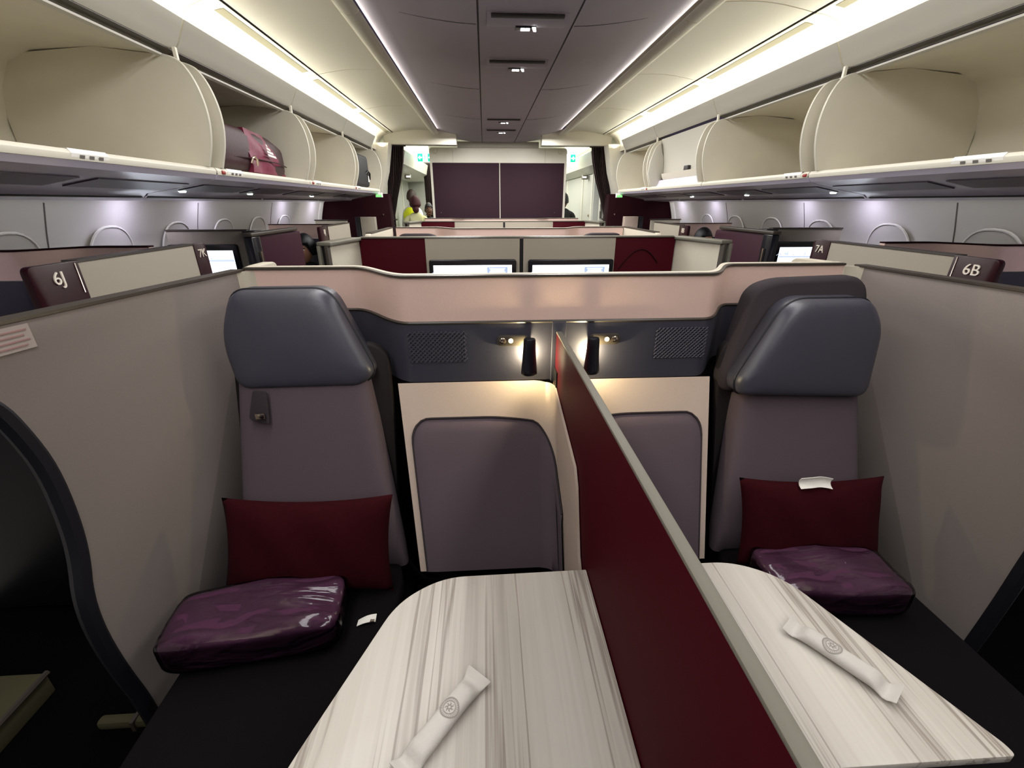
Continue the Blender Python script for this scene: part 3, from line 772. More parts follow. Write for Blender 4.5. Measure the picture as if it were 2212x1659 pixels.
# ---- seat consoles between each seat and the divider
def console(mir):
    def S(s, j, off=0):
        yb = 1.19 + .35 * j; xl = -.50 - .085 * j; r = .07; xr = .006
        zt = 1.044
        if s > 2: 
            q = s - 2; zt = lerp(1.04, .93, q); 
            if q > .72: zt = lerp(zt, .70, sstep((q - .72) / .28))
        elif s > 1: zt = lerp(1.044, 1.04, s - 1)
        if s <= 1: x, y, n = lerp(xl, xr - r, s), yb, Vector((0, -1, .6))
        elif s <= 2:
            a = (s - 1) * PI / 2; x, y, n = xr - r + r * math.sin(a), yb - r + r * math.cos(a), Vector((-math.sin(a), -math.cos(a), .4))
        else: x, y, n = xr, lerp(yb - r, .90, s - 2), Vector((-1, 0, .1))
        z = .45 + (zt - .45) * j
        q = Vector((x, y, z)) + n.normalized() * off
        return tuple(q) if not mir else (2 * XC - q.x, q.y, q.z)
    t = thing('side_console', 'beige padded console beside the %s' % ('tan packet side of the divider, facing the left seat' if not mir else 'far side of the divider, by the right seat'), 'console', (XC + (.3 if mir else -.3), 1.3, 0), 'beige consoles')
    ss = [i / 8 for i in range(9)] + [1 + i / 10 for i in range(1, 11)] + [2 + i / 14 for i in range(1, 15)]
    jj = [i / 8 for i in range(9)]
    G().sheet([[S(s, j) for j in jj] for s in ss], lambda i, j: (0, .012, -.01) if ss[i] < 1.5 else ((.008 if not mir else -.008), 0, 0)).build('shell', M['beige'], t, ang=70)
    us = [.06, .064, .07, .08] + [.10 + i * .04 for i in range(23)] + [1 + i / 12 for i in range(1, 13)] + [2 + i * .03 for i in range(1, 10)]
    def jt(u):
        e = min(1, (u - .06) / .14)
        a = .80 - .13 * (1 - math.sqrt(max(0, 1 - (1 - e) ** 2)))
        if u > .62: a -= .36 * ((u - .62) / 1.65) ** 1.7
        return a
    P = []
    for u in us:
        col = []
        for i in range(11):
            f = i / 10; edge = min(1, (1 - f) * 7, (u - .05) * 10, (2.30 - u) * 6)
            col.append(S(u, f * jt(u), .004 + .010 * math.sqrt(max(0, edge))))
        P.append(col)
    G().sheet(P, lambda i, j: (0, .008, -.004)).build('upholstered_insert', M['fabric'], t, ang=80, label='dark mauve upholstered insert')
    c = [S(.06, jt(.06) * i / 8, .006) for i in range(8)] + [S(u, jt(u), .006) for u in us]
    G().tube(c, .004, 6).build('piping', M['fabric_dark'], t)
    return t
console(False); console(True)
bpy.data.objects['side_console']['label'] = 'beige padded console between the left seat and the divider'
bpy.data.objects['side_console.001']['label'] = 'beige padded console between the divider and the right seat'

# ---- divider
t = thing('privacy_divider', 'long maroon divider panel with a grey top edge between the two tables', 'divider', (XC, .8, 0))
G().box(.017, .036, -.15, 1.548, .30, 1.232).build('panel', M['maroon'], t, bevel=.002, label='maroon panel')
G().box(.0165, .0365, -.15, 1.548, 1.232, 1.240).build('top_edge', M['divider_edge'], t, bevel=.002, label='grey top edge')
G().box(.011, .0175, 1.47, 1.54, 1.0, 1.10).build('hinge_strip', M['black'], t, bevel=.002)
t2 = G().lathe([(.007, 0), (.007, -.006)], (.012, 1.50, 1.05), 10, 'y').build('catch', M['chrome'], t)

# ---- tables
def table(pts, lab, xs, ang):
    t = thing('side_table', lab, 'table', (xs, .65, .735), 'pale side tables')
    G().prism(rpoly(pts, [.004, .004, .06, .06, .05, .04], 8), 'z', .737, .757).build('top', M['table'], t, bevel=.002)
    G().prism(rpoly([(lerp(xs, p[0], .96), lerp(.65, p[1], .96)) for p in pts], .03), 'z', .722, .7365).build('apron', M['black'], t)
    G().box(*sorted((xs - .16, xs + .16)), .36, .72, 0, .722).build('pedestal', M['brown_shell'], t, bevel=.01)
    return t
TL = [(.0145, .40), (.0145, .874), (-.36, .872), (-.475, .80), (-.62, .46), (-.635, .36)]
TR = [(.0395, .405), (.0395, .877), (.40, .876), (.53, .83), (.70, .42), (.715, .395)]
TL2 = [TL[0], TL[1], (-.372, .870), (-.480, .800), (-.612, .462), (-.64, .37)]
tl = table(TL2, 'pale streaked wood table on the left of the divider', -.25, 0)
tr = table([TR[0], TR[1], (.428, .878), (.535, .815), (.700, .42), (.70, .402)], 'pale streaked wood table on the right of the divider', .30, 0)

# ---- wrapped tube packets on the tables
def packet(label, p0, p1, z):
    p0, p1 = Vector((*p0, z)), Vector((*p1, z)); d = (p1 - p0); L = d.length; d.normalize(); w = d.cross(Vector((0, 0, 1)))
    mid = (p0 + p1) / 2
    t = thing('wrapped_packet', label, 'packet', tuple(mid), 'wrapped packets')
    def sec(f):
        e = min(f, 1 - f)
        h = .0016 + .0125 * sstep((e - .05) / .17); wd = .023 + .006 * (1 - sstep(e / .14)) - .002 * math.sin(PI * f)
        lift = .002 + .016 * (1 - sstep(e / .11)) if f > .5 else .002 + .014 * (1 - sstep(e / .13))
        return wd, h, lift
    P = []
    n = 30
    for i in range(n + 1):
        f = i / n; wd, h, lift = sec(f); row = []
        for k in range(24):
            a = 2 * PI * k / 24; c, sn = math.cos(a), math.sin(a)
            wr = 1 + .06 * math.sin(a * 3 + f * 17) * sstep((abs(f - .5) - .18) / .2)
            q = p0 + d * (L * f) + w * (wd * math.copysign(abs(c) ** .75, c) * wr)
            q.z = z + lift + h + h * sn * wr
            row.append(tuple(q))
        P.append(row)
    G().grid(P, cv=True, capu=True).build('wrapper', M['wrapper'], t, ang=50)
    # round printed crest on the upper face: a ring, a rim and a scribble of short strokes
    def top(du, dv):
        f = .42 + du * 1.5 / L
        wd, h, lift = sec(f); dv = dv * 1.5; c = max(-.98, min(.98, dv / wd)); q = p0 + d * (L * f) + w * dv
        q.z = z + lift + h + h * math.sqrt(1 - min(1, abs(c) ** (1 / .75)) ** 2) + .0008
        return tuple(q)
    g = G()
    for r, th in ((.0118, .0012), (.0078, .0007)):
        g.tube([top(r * math.cos(2 * PI * i / 28), r * math.sin(2 * PI * i / 28)) for i in range(28)], th, 5, closed=True, flat=.3)
    for i in range(28):
        a = 2 * PI * i / 28; g.tube([top(.0088 * math.cos(a), .0088 * math.sin(a)), top(.0108 * math.cos(a + .06), .0108 * math.sin(a + .06))], .0004, 4, flat=.3)
    for i in range(7):
        a = i * .9; g.tube([top(.006 * math.cos(a), .006 * math.sin(a)), top(.002 * math.cos(a + 1), .002 * math.sin(a + 1)), top(.005 * math.cos(a + 2.2), .005 * math.sin(a + 2.2))], .0005, 4, flat=.3)
    g.build('crest', M['ink_crest'], t)
packet('white wrapped tube packet with a round crest on the left table', (-.272, .597), (-.408, .432), .757)
packet('white wrapped tube packet with a round crest on the right table', (.449, .676), (.566, .504), .757)

# ---- seats
def seat(label, mir, fwd=0):
    def X(x): return 2 * XC - x if mir else x
    t = thing('airline_seat', label, 'seat', (X(-.87), 1.1, 0), 'seats facing the camera')
    def put(g, *a, **k):
        if mir: g.mirror(XC)
        return g.build(*a, **k)
    put(G().box(-1.14, -.55, .30, 1.30, .10, .34), 'base', M['brown_shell'], t, bevel=.02)
    put(G().rbox((-.845, .80, .405), (.29, .47, .062), .25, 36, 14), 'seat_cushion', M['cushion'], t)
    # leaning back cushion with rounded edges, narrowing towards the top on the console side
    P = []
    for j in range(15):
        f = j / 14; z = lerp(.44, 1.18, f); yy = 1.19 + .295 * f; xa = -1.135; xb = lerp(-.555, -.695, f)
        e = sstep(min(f, 1 - f) * 12) * .5 + .5
        row = []
        for k in range(32):
            a = 2 * PI * k / 32; c, sn = math.cos(a), math.sin(a)
            row.append(((xa + xb) / 2 + (xb - xa) / 2 * math.copysign(abs(c) ** .2, c), yy + .065 + .062 * e * math.copysign(abs(sn) ** .55, sn), z))
        P.append(row)
    put(G().grid(P, cv=True, capu=True), 'backrest', M['fabric'], t, ang=60)
    # shell behind the seat
    g = G().prism(rpoly([(-1.17, .30), (-.60, .30), (-.60, .95), (-.61, 1.16), (-.66, 1.20), (-1.17, 1.20)], [.02, .02, .02, .05, .05, .03]), 'y', 0, .04)
    sh = Matrix.Identity(4); sh[1][2] = .27; sh[1][3] = 1.415 - .27 * .7
    g.xform(sh); put(g, 'back_shell', M['brown_shell'], t, bevel=.008)
    # headrest: asymmetric leather pad, slanted on the console side
    o = rpoly([(-1.115, 1.405), (-.785, 1.407), (-.645, 1.115), (-.69, 1.072), (-1.125, 1.068), (-1.165, 1.25)], [.05, .06, .04, .03, .05, .12], 6)
    if mir: o = rpoly([(-1.075, 1.366), (-.775, 1.366), (-.615, 1.075), (-.625, 1.025), (-1.125, 1.005), (-1.135, 1.27)], [.04, .07, .03, .02, .05, .06], 6)
    cxm = sum(p[0] for p in o) / len(o); czm = sum(p[1] for p in o) / len(o)
    y_at = (lambda z: 1.435 + .20 * (z - 1.07)) if not mir else (lambda z: 1.375 + .14 * (z - 1.03))
    lay = [(1.0, .10), (1.0, .045), (.99, .028), (.965, .014), (.925, .005), (.87, .0), (.78, -.004), (.66, -.007), (.52, -.009), (.38, -.010), (.24, -.011), (.12, -.0115), (.03, -.0117)]
    hw = (max(p[0] for p in o) - min(p[0] for p in o)) / 2 * .86; hh = (max(p[1] for p in o) - min(p[1] for p in o)) / 2 * .86
    def hp(x, z, q, dy):
        k = sstep((.93 - q) / .7); L = math.hypot((x - cxm) / hw, (z - czm) / hh) or 1
        ex, ez = cxm + (x - cxm) / L, czm + (z - czm) / L
        X_, Z_ = lerp(x, ex, k), lerp(z, ez, k)
        zz = czm + (Z_ - czm) * q
        return (cxm + (X_ - cxm) * q, y_at(zz) + dy, zz)
    g = G(); P = [[hp(x, z, q, dy) for x, z in o] for q, dy in lay]
    P.insert(0, [(cxm + (x - cxm) * .9, y_at(z) + .11, czm + (z - czm) * .9) for x, z in o])
    g.grid(P, cv=True, capu=True)
    hr = put(g, 'headrest', M['navy'], t, ang=70, label='navy leather headrest')
    g = G().tube([(cxm + (x - cxm) * 1.005, y_at(z) + .046, czm + (z - czm) * 1.005) for x, z in o], .004, 6, closed=True)
    put(g, 'piping', M['navy_dark'], hr)
    if mir:
        o2 = rpoly([(-1.14, 1.425), (-.79, 1.415), (-.70, 1.385), (-.60, 1.06), (-.61, 1.0), (-1.13, 1.0), (-1.16, 1.30)], [.06, .06, .05, .04, .03, .03, .05], 6)
        lay = [(.95, .09), (1.0, .07), (1.0, .03), (.97, .008), (.92, .0), (.1, 0)]
        c2 = (sum(p[0] for p in o2) / len(o2), sum(p[1] for p in o2) / len(o2))
        g = G().grid([[(c2[0] + (x - c2[0]) * q, 1.475 + .20 * (z - 1.03) + dy, c2[1] + (z - c2[1]) * q) for x, z in o2] for q, dy in lay], cv=True, capu=True)
        put(g, 'headrest_surround', M['fabric_dark'], t, ang=70)
    else:
        g = G().prism(rpoly([(-1.075, .985), (-1.005, .965), (-1.012, 1.075), (-1.06, 1.08)], .012), 'y', 0, .006)
        sh = Matrix.Identity(4); sh[1][2] = .40; sh[1][3] = 1.398 - .40 * 1.02
        bg = put(g.xform(sh), 'belt_guide', M['fabric_dark'], t, bevel=.002)
        g = G().box(-1.045, -1.015, 1.372, 1.382, .99, 1.01); put(g, 'belt_tongue', M['chrome'], bg, bevel=.002)
    return t
seat('navy and mauve seat left of the divider, headrest flush in its recess', False)
seat('navy and mauve seat right of the divider, headrest tilted forward from its surround', True)

# ---- pillows
def pillow(label, c, h, tilt, roll, mtag=False):
    t = thing('pillow', label, 'pillow', c, 'maroon pillows')
    def wp(p):
        u, v = p.x / h[0], p.z / h[2]
        pin = 1 - .10 * (1 - abs(u) ** 2.0) * abs(v) ** 3
        pin2 = 1 - .05 * (1 - abs(v) ** 2) * abs(u) ** 3
        th = (1 - abs(u) ** 2.6) * (1 - abs(v) ** 2.6)
        return (p.x * pin2, math.copysign(max(.006, h[1] * th ** .5), p.y) , p.z * pin + .012 * math.sin(u * 3) )
    P = []
    n = 26
    for sgn in (1, -1):
        for i in range(n + 1):
            row = []
            for j in range(n + 1):
                u, v = -1 + 2 * i / n, -1 + 2 * j / n
                th = max(0, (1 - abs(u) ** 2.4) * (1 - abs(v) ** 2.4)) ** .55
                x = u * h[0] * (1 - .06 * (1 - v * v) * abs(u) ** 2); z = v * h[2] * (1 - .12 * (1 - u * u) * abs(v) ** 2)
                y = -sgn * (h[1] * th) + .004 * math.sin(u * 9 + v * 4) * th
                row.append((x, y, z))
            P.append(row)
    mt = Matrix.Translation(c) @ Matrix.Rotation(roll, 4, 'Y') @ Matrix.Rotation(tilt, 4, 'X')
    g = G(); g.grid(P[:n + 1]); g.grid(P[n + 1:])
    g.xform(mt)
    o = g.build('cover', M['pillow'], t, ang=180)
    bm = bmesh.new(); bm.from_mesh(o.data); bmesh.ops.remove_doubles(bm, verts=bm.verts, dist=.0006); bmesh.ops.recalc_face_normals(bm, faces=bm.faces); bm.to_mesh(o.data); bm.free()
    o.data.polygons.foreach_set('use_smooth', [True] * len(o.data.polygons))
    return t, mt
pillow('maroon pillow leaning on the left seat behind the wrapped blanket', (-.845, 1.145, .635), (.275, .070, .165), -.36, .02)
t, mt = pillow('maroon pillow with a white tag on top, leaning on the right seat', (.895, 1.16, .635), (.27, .065, .16), -.34, .03)
g = G(); P = [[(.0 + .055 * u - .02, -.035 - .012 * v * v + .004 * math.sin(u * 4), .147 + .018 * v + .006 * (1 - u * u)) for v in (-1, -.5, 0, .5, 1)] for u in [-1 + i / 5 for i in range(11)]]
g.sheet(P, (0, .002, .001)); g.xform(mt); g.build('tag', M['paper'], t, label='white tag')

# ---- plastic-wrapped blankets
def blanket(label, c, h, rot):
    t = thing('wrapped_blanket', label, 'blanket', (c[0], c[1], c[2] - h[2]), 'wrapped blankets')
    rt = Matrix.Translation(c) @ Matrix.Rotation(rot, 4, 'Z')
    def wp(p): 
        u, v = p.x / h[0], p.y / h[1]
        return (p.x, p.y, p.z * (1 - .10 * u * u) + (.008 * math.sin(u * 5 + v * 2) if p.z > 0 else 0))
    G().rbox((0, 0, 0), h, .32, 40, 18, wp).xform(rt).build('blanket', M['blanket'], t, ang=180)
    def wq(p):
        u, v = p.x / h[0], p.y / h[1]
        q = Vector(wp(p)) 
        ridge = .004 * math.sin(v * 11 + u * 3 + 2 * math.sin(u * 4)) * (1 if p.z > 0 else .2)
        return (q.x * 1.03, q.y * 1.03, q.z * 1.03 + ridge)
    G().rbox((0, 0, 0), h, .30, 56, 26, wq).xform(rt).build('plastic_wrap', M['film'], t, ang=180, label='clear plastic wrap')
    return t
blanket('purple blanket in clear plastic on the left seat, in front of the pillow', (-.935, .955, .535), (.235, .105, .060), .12)
blanket('purple blanket in clear plastic on the right seat, partly hidden by the table', (.860, 1.0, .535), (.215, .105, .060), -.06)
t = thing('paper_tag', 'torn white tag on the dark cushion beside the wrapped blanket on the left seat', 'tag', (-.635, .98, .47))
P = [[(-.665 + .055 * u, .965 + .022 * v + .012 * u, .4695 + .006 * math.sin(u * 3) + .008 * u * v) for v in (0, .33, .66, 1)] for u in [i / 6 for i in range(7)]]
G().sheet(P, (0, 0, .0015)).build('slip', M['paper'], t)
G().box(-.625, -.612, .972, .980, .4775, .480).build('clip', M['chrome'], t)

# ---- side walls of the near suite: grey panels with a cut-away curved near edge
def sidewall(label, xa, ya, xb, yb, zt, outline, s):
    """outline in (y,z); x follows the line (xa,ya)-(xb,yb)"""
    t = thing('suite_wall', label, 'suite wall', (xb, yb, 0), 'near suite walls')
    def xx(y): return lerp(xa, xb, (y - ya) / (yb - ya))
    for _ in range(2):
        m_ = outline[:3]; r_ = outline[3:]; q_ = [r_[0]]
        for a_, b_ in zip(r_, r_[1:]): q_ += [(a_[0] * .75 + b_[0] * .25, a_[1] * .75 + b_[1] * .25), (a_[0] * .25 + b_[0] * .75, a_[1] * .25 + b_[1] * .75)]
        outline = m_ + q_ + [r_[-1]]
    bm = G(); n = len(outline)
    vs = [(xx(y), y, z) for y, z in outline] + [(xx(y) + s * .045, y, z) for y, z in outline]
    fs = [tuple(range(n)), tuple(range(2 * n - 1, n - 1, -1))] + [(i, (i + 1) % n, (i + 1) % n + n, i + n) for i in range(n)]
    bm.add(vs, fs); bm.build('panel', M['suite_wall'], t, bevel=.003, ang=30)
    return t, xx, outline
WL = [(1.82, 0), (1.82, 1.432), (.30, 1.432), (.30, 1.40), (.70, 1.395), (.86, 1.355), (.926, 1.273), (.949, 1.19), (.967, 1.077), (.961, .926), (.945, .814), (.912, .70), (.902, .568), (.910, .40), (.925, .26), (.93, 0)]
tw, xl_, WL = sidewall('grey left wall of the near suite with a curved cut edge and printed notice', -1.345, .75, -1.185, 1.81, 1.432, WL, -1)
WR = [(1.82, 0), (1.82, 1.432), (.30, 1.432), (.30, 1.15), (.82, 1.08), (.91, .95), (.922, .677), (.925, .478), (.935, .244), (.95, 0)]
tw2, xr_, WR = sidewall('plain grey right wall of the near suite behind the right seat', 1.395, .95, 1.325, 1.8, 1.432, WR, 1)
for tt, xx, s, OUT in ((tw, xl_, -1, WL), (tw2, xr_, 1, WR)):
    G().sheet([[(xx(y) - s * .004, y, z) for z in (1.432, 1.440)] for y in (.30, 1.0, 1.5, 1.79)], (s * .053, 0, 0)).build('top_trim', M['trim'], tt)
    yo = 1.79; cp = []
    for i in range(7):
        a = PI / 2 * i / 6
        cp.append((xx(1.75) - s * (.045 * (1 - math.cos(a))), 1.745 + .045 * math.sin(a)))
    G().sheet([[(x, y, z) for z in (.6, 1.433)] for x, y in cp], (s * .01, .01, 0)).build('corner_cove', M['suite_pale'], tt)
    e = [p for p in OUT[3:]]
    G().tube([(xx(y) + s * .02, y, z) for y, z in e], .024, 8, ref=(1, 0, 0)).build('edge_binding', M['navy_dark'], tt)
# notice on the left wall
y0, y1 = .93, 1.035
nt = G().sheet([[(xl_(y) + .003, y, z) for z in (1.368, 1.424)] for y in (y0, y1)], (-.002, 0, 0)).build('notice', M['notice'], tw)
for i in range(4):
    z = 1.413 - .0115 * i
    G().sheet([[(xl_(y) + .0042, y, zz) for zz in (z - .0018, z + .0018)] for y in (y0 + .004, y1 - .008 - .008 * (i % 2))], (-.001, 0, 0)).build('printed_line', M['ink_pink'], nt)

# pale sill and trim pieces low in the dark doorway
t = thing('door_sill', 'pale sill plate on the dark aisle floor at the lower left edge', 'sill', (-1.95, 1.1, 0))
G().prism([(-2.4, .90), (-1.875, .90), (-1.875, 1.14), (-2.4, 1.14)], 'z', .001, .10).build('plate', M['sill'], t, bevel=.01)
G().tube([(-1.872, .90, .10), (-1.872, 1.14, .10)], .010, 6).build('edge_strip', M['trim'], t)
t = thing('floor_duct', 'short pale floor duct below the curved wall edge', 'duct', (-1.5, 1.0, 0))
G().box(-1.61, -1.42, .985, 1.02, .001, .04).build('casing', M['sill'], t, bevel=.012)
G().box(-1.49, -1.478, .978, 1.028, .001, .046).build('strap', M['trim'], t)

# the far faces of the row-one pod: rounded pale wings behind the near shell
for s, lab in ((-1, 'pale rounded wall end peeping over the near copper shell at its left corner'), (1, 'pale rounded wall end peeping over the near copper shell at its right corner')):
    xw = -1.16 if s < 0 else 1.235
    t = thing('suite_wing', lab, 'suite wall', (xw, 2.1, 0), 'pale wall ends')
    pts = rpoly([(1.85, .02), (1.99, .02), (1.99, 1.447), (1.85, 1.445)], [0, 0, .03, .01], 6)
    n = len(pts)
    def wx(y): return xw - s * (y - 1.85) * (.10 if s < 0 else .42)
    g = G().add([(wx(y), y, z) for y, z in pts] + [(wx(y) + s * .05, y, z) for y, z in pts], [tuple(range(n)), tuple(range(2 * n - 1, n - 1, -1))] + [(i, (i + 1) % n, (i + 1) % n + n, i + n) for i in range(n)])
    g.build('panel', M['suite_pale'], t, bevel=.008)

# ------------------------------------------------------------------ screen walls (rows two and three)
def screenwall(label, Y, zt, xl, xr, xm, w, group):
    t = thing('monitor_wall', label, 'seat wall', (XC, Y, 0), group)
    g = .013
    G().box(xl, xm - w, Y, Y + .04, .02, zt).build('side_panel', M['maroon'], t, bevel=.003, label='maroon panel')
    G().box(xm + w, xr, Y, Y + .04, .02, zt).build('side_panel', M['maroon'], t, bevel=.003, label='maroon panel')
    for a, b in ((xm - w, xm - g), (xm + g, xm + w)):
        G().box(a, b, Y - .003, Y + .04, .02, zt - .004).build('centre_panel', M['suite_grey'], t, bevel=.004, label='grey panel')
    G().box(xm - g, xm + g, Y - .001, Y + .03, .02, zt - .01).build('centre_gap', M['black'], t)
    G().box(xl, xr, Y - .006, Y + .02, zt - .006, zt).build('top_trim', M['trim'], t, bevel=.002)
    G().box(xl, xr, Y + .012, Y + .06, zt - .004, zt + .006).build('top_cap', M['trim_grey'], t, bevel=.003)
    return t
MW = [screenwall('seat wall carrying the two lit screens, with maroon outer panels', 3.35, 1.445, -1.155, 1.20, .030, .712, 'monitor walls'),
      screenwall('far low seat wall of grey and maroon panels in front of the bulkhead', 6.52, 1.437, -1.13, 1.20, .035, .70, 'monitor walls')]
pts = []
for i in range(15):
    a = i / 14; pts.append((.78 + .30 * a, 3.346, 1.18 + .175 * math.sin(PI * (.06 + .80 * a))))
G().tube(pts, .004, 5).build('curved_line', M['maroon_dark'], MW[0])
# screens
def screen(label, xa, xb, zt, Y, hgt, group='lit seat screens', alt=False):
    t = thing('screen', label, 'screen', ((xa + xb) / 2, Y, zt - hgt), group)
    G().prism(rpoly([(xa, zt - hgt), (xb, zt - hgt), (xb, zt), (xa, zt)], .02), 'y', Y - .028, Y).build('bezel', M['black_gloss'], t, bevel=.004)
    a, b, top, bot = xa + .032, xb - .034, zt - .040, zt - hgt + .03
    ds = G().box(a, b, Y - .030, Y - .0285, bot, top).build('display', M['screen'], t, smooth=False)
    yy = Y - .0315; W = b - a
    g = G()
    for fx, hh, wd in ((.03, .026, .010), (.16, .040, .008), (.48, .046, .006), (.27, .012, .012), (.62, .012, .012)):
        x = a + W * fx; z0 = top - .058
        g.prism([(x - wd, z0), (x + wd, z0), (x + .001, z0 + hh), (x - .001, z0 + hh)], 'y', yy, yy + .001)
        g.tube([(x - 3 * wd, yy, z0), (x - wd, yy, z0 + .016), (x, yy, z0 + .022), (x + wd, yy, z0 + .016), (x + 3 * wd, yy, z0)], .0012, 4)
    g.ball((a + W * .125, yy + .001, top - .046), .012, .001, .009, 12, 6)
    g.box(a, b, yy, yy + .001, top - .075, top - .060)
    g.build('skyline_picture', M['screen_grey'], ds)
    if not alt:
        bx = G().box(a + W * .68, a + W * .945, yy, yy + .001, top - .14, top - .014).build('text_block', M['screen_blue'], ds, smooth=False)
        for i in range(8):
            wd = W * .10 * (1 - .12 * (i % 2)); cx = a + W * .8125
            G().box(cx - wd, cx + wd, yy - .001, yy, top - .030 - .012 * i, top - .023 - .012 * i).build('text_line', M['screen'], bx, smooth=False)
    return t
screen('lit white screen on the left half of the grey seat wall', -.660, -.010, 1.290, 3.346, .40)
screen('lit white screen on the right half of the grey seat wall', .080, .730, 1.287, 3.346, .40)
# angled returns with door pockets at both ends of the screen walls
def ret(label, p0, p1, zt, s):
    t = thing('suite_return', label, 'suite wall', (*p1, 0), 'angled wall ends')
    d = (Vector(p1) - Vector(p0)).normalized(); nrm = Vector((d.y, -d.x)) * (1 if s < 0 else -1)
    n = nrm * .035
    q = [p0, p1, (p1[0] + n.x, p1[1] + n.y), (p0[0] + n.x, p0[1] + n.y)]
    G().prism(q, 'z', .02, zt).build('panel', M['suite_pale'], t, bevel=.003)
    o = nrm * .078; o1 = nrm * -.02
    e0 = Vector(p0) - d * .0; e1 = Vector(p1) + d * .02
    G().prism([tuple(e0 + o1), tuple(e1 + o1), tuple(e1 + o), tuple(e0 + o)], 'z', zt, zt + .024).build('top_cap', M['trim_grey'], t, bevel=.006)
    for k, m, wd in ((.0, 'trim', .022), (.055, 'trim_grey', .02)):
        a = Vector(p1) + nrm * k
        G().prism([tuple(a - d * .01), tuple(a + d * .03), tuple(a + d * .03 + nrm * wd), tuple(a - d * .01 + nrm * wd)], 'z', .02, zt).build('post', M[m], t, bevel=.003)
    a = Vector(p1) + nrm * .022
    G().prism([tuple(a - d * .03), tuple(a), tuple(a + nrm * .033), tuple(a - d * .03 + nrm * .033)], 'z', .02, zt).build('pocket', M['black'], t)
    a = Vector(p1) + nrm * .03
    G().prism([tuple(a), tuple(a + d * .012), tuple(a + d * .012 + nrm * .02), tuple(a + nrm * .02)], 'z', zt - .20, zt - .14).build('latch', M['chrome'], t, bevel=.002)
ret('pale angled wall end with a black door pocket, left of the lit screens', (-1.155, 3.36), (-1.236, 2.95), 1.425, -1)
ret('pale angled wall end with a black door pocket, right of the lit screens', (1.20, 3.38), (1.348, 2.95), 1.425, 1)
ret('small pale angled wall end at the far left, below the people in the galley', (-1.13, 6.53), (-1.24, 6.15), 1.425, -1)
ret('small pale angled wall end at the far right, below the right curtain', (1.20, 6.53), (1.32, 6.15), 1.425, 1)

# row-two partitions and the seat tops showing over the screen wall
for s, xa in ((-1, -1.225), (1, 1.285)):
    t = thing('suite_wall', 'pale low suite wall past the lit screens on the %s' % ('left' if s < 0 else 'right'), 'suite wall', (xa, 4.4, 0), 'row walls past the screens')
    G().prism(rpoly([(3.95, .02), (4.97, .02), (4.97, 1.432), (3.95, 1.432)], [0, 0, .01, .05]), 'x', *sorted((xa, xa + s * .045))).build('panel', M['suite_pale'], t, bevel=.006)
    G().box(*sorted((xa - s * .003, xa + s * .048)), 4.02, 4.96, 1.432, 1.440).build('top_trim', M['trim'], t)
    xs = -.90 if s < 0 else .95
    t = thing('airline_seat', 'dark grey seat top over the screen wall on the %s' % ('left' if s < 0 else 'right'), 'seat', (xs, 4.6, 0), 'seats past the screens')
    o = rpoly([(xs - .23, 1.0), (xs + .25, 1.0), (xs + .20, 1.36), (xs + .12, 1.395), (xs - .20, 1.395)], [.03, .03, .06, .06, .06], 6)
    if s > 0: o = [(2 * xs - x, z) for x, z in o]
    G().prism(o, 'y', 4.56, 4.66).build('headrest', M['fabric_dark'], t, bevel=.02, seg=3)
    G().box(xs - .27, xs + .27, 4.30, 4.50, .40, 1.0).build('backrest', M['fabric'], t, bevel=.03)
    G().box(xs - .28, xs + .28, 3.75, 4.50, .02, .45).build('seat', M['cushion'], t, bevel=.03)

# ------------------------------------------------------------------ window suites
def numwall(label, s, ya, yb, zt, nums, group):
    """aisle wall of a window suite with glossy maroon number plates at its ends"""
    x = s * 1.75
    t = thing('suite_wall', label, 'suite wall', (x, (ya + yb) / 2, 0), group)
    a, b = ya, yb
    for (p0, p1, num, zlow) in nums:
        if abs(p0 - ya) < .02: a = max(a, p1)
        if abs(p1 - yb) < .02: b = min(b, p0)
    G().box(*sorted((x, x + s * .05)), a, b, .02, zt).build('panel', M['suite_grey'], t, bevel=.003)
    G().box(*sorted((x - s * .003, x + s * .053)), a, b, zt, zt + .008).build('top_trim', M['trim'], t)
    for (p0, p1, num, zlow) in nums:
        near = abs(p0 - ya) < .02
        oc = rpoly([(p0, .02), (p1, .02), (p1, zt + .006), (p0, zt + .006)], [0, 0, 0 if near else .025, .025 if near else 0], 5)
        pl = G().prism(oc, 'x', *sorted((x - s * .004, x + s * .022))).build('number_plate', M['maroon_gloss'], t, bevel=.002, label='glossy maroon end plate')
        yy = (p1 - .012) if near else (p0 + .012)
        if near: G().box(*sorted((x - s * .006, x - s * .003)), p1 - .018, p1 - .014, zlow + .03, zt).build('metal_line', M['chrome'], pl)
        yc = (p0 + p1) / 2
        text(num, 'seat_number', M['number'], pl, (x - s * .006, yc, zt - .045), (0, 1 if s < 0 else -1, 0), (0, 0, 1), .062 if near else .058, .002)
    return t
numwall('grey suite wall across the left aisle with maroon plates reading 6J and 7K', -1, 1.54, 2.525, 1.477, [(1.54, 1.735, '6J', 1.34), (2.425, 2.525, '7K', 1.34)], 'aisle walls with seat numbers')
numwall('grey suite wall across the right aisle with maroon plates reading 6B and 7A', 1, 1.60, 2.625, 1.470, [(1.60, 1.78, '6B', 1.34), (2.49, 2.625, '7A', 1.34)], 'aisle walls with seat numbers')
numwall('farther grey suite wall across the left aisle, beside the seated passenger, plate reading 8J', -1, 4.27, 5.23, 1.470, [(4.27, 4.50, '8J', 1.34)], 'aisle walls with seat numbers')
numwall('farther grey suite wall across the right aisle, plate reading 8B', 1, 4.37, 5.29, 1.466, [(4.37, 4.57, '8B', 1.34)], 'aisle walls with seat numbers')
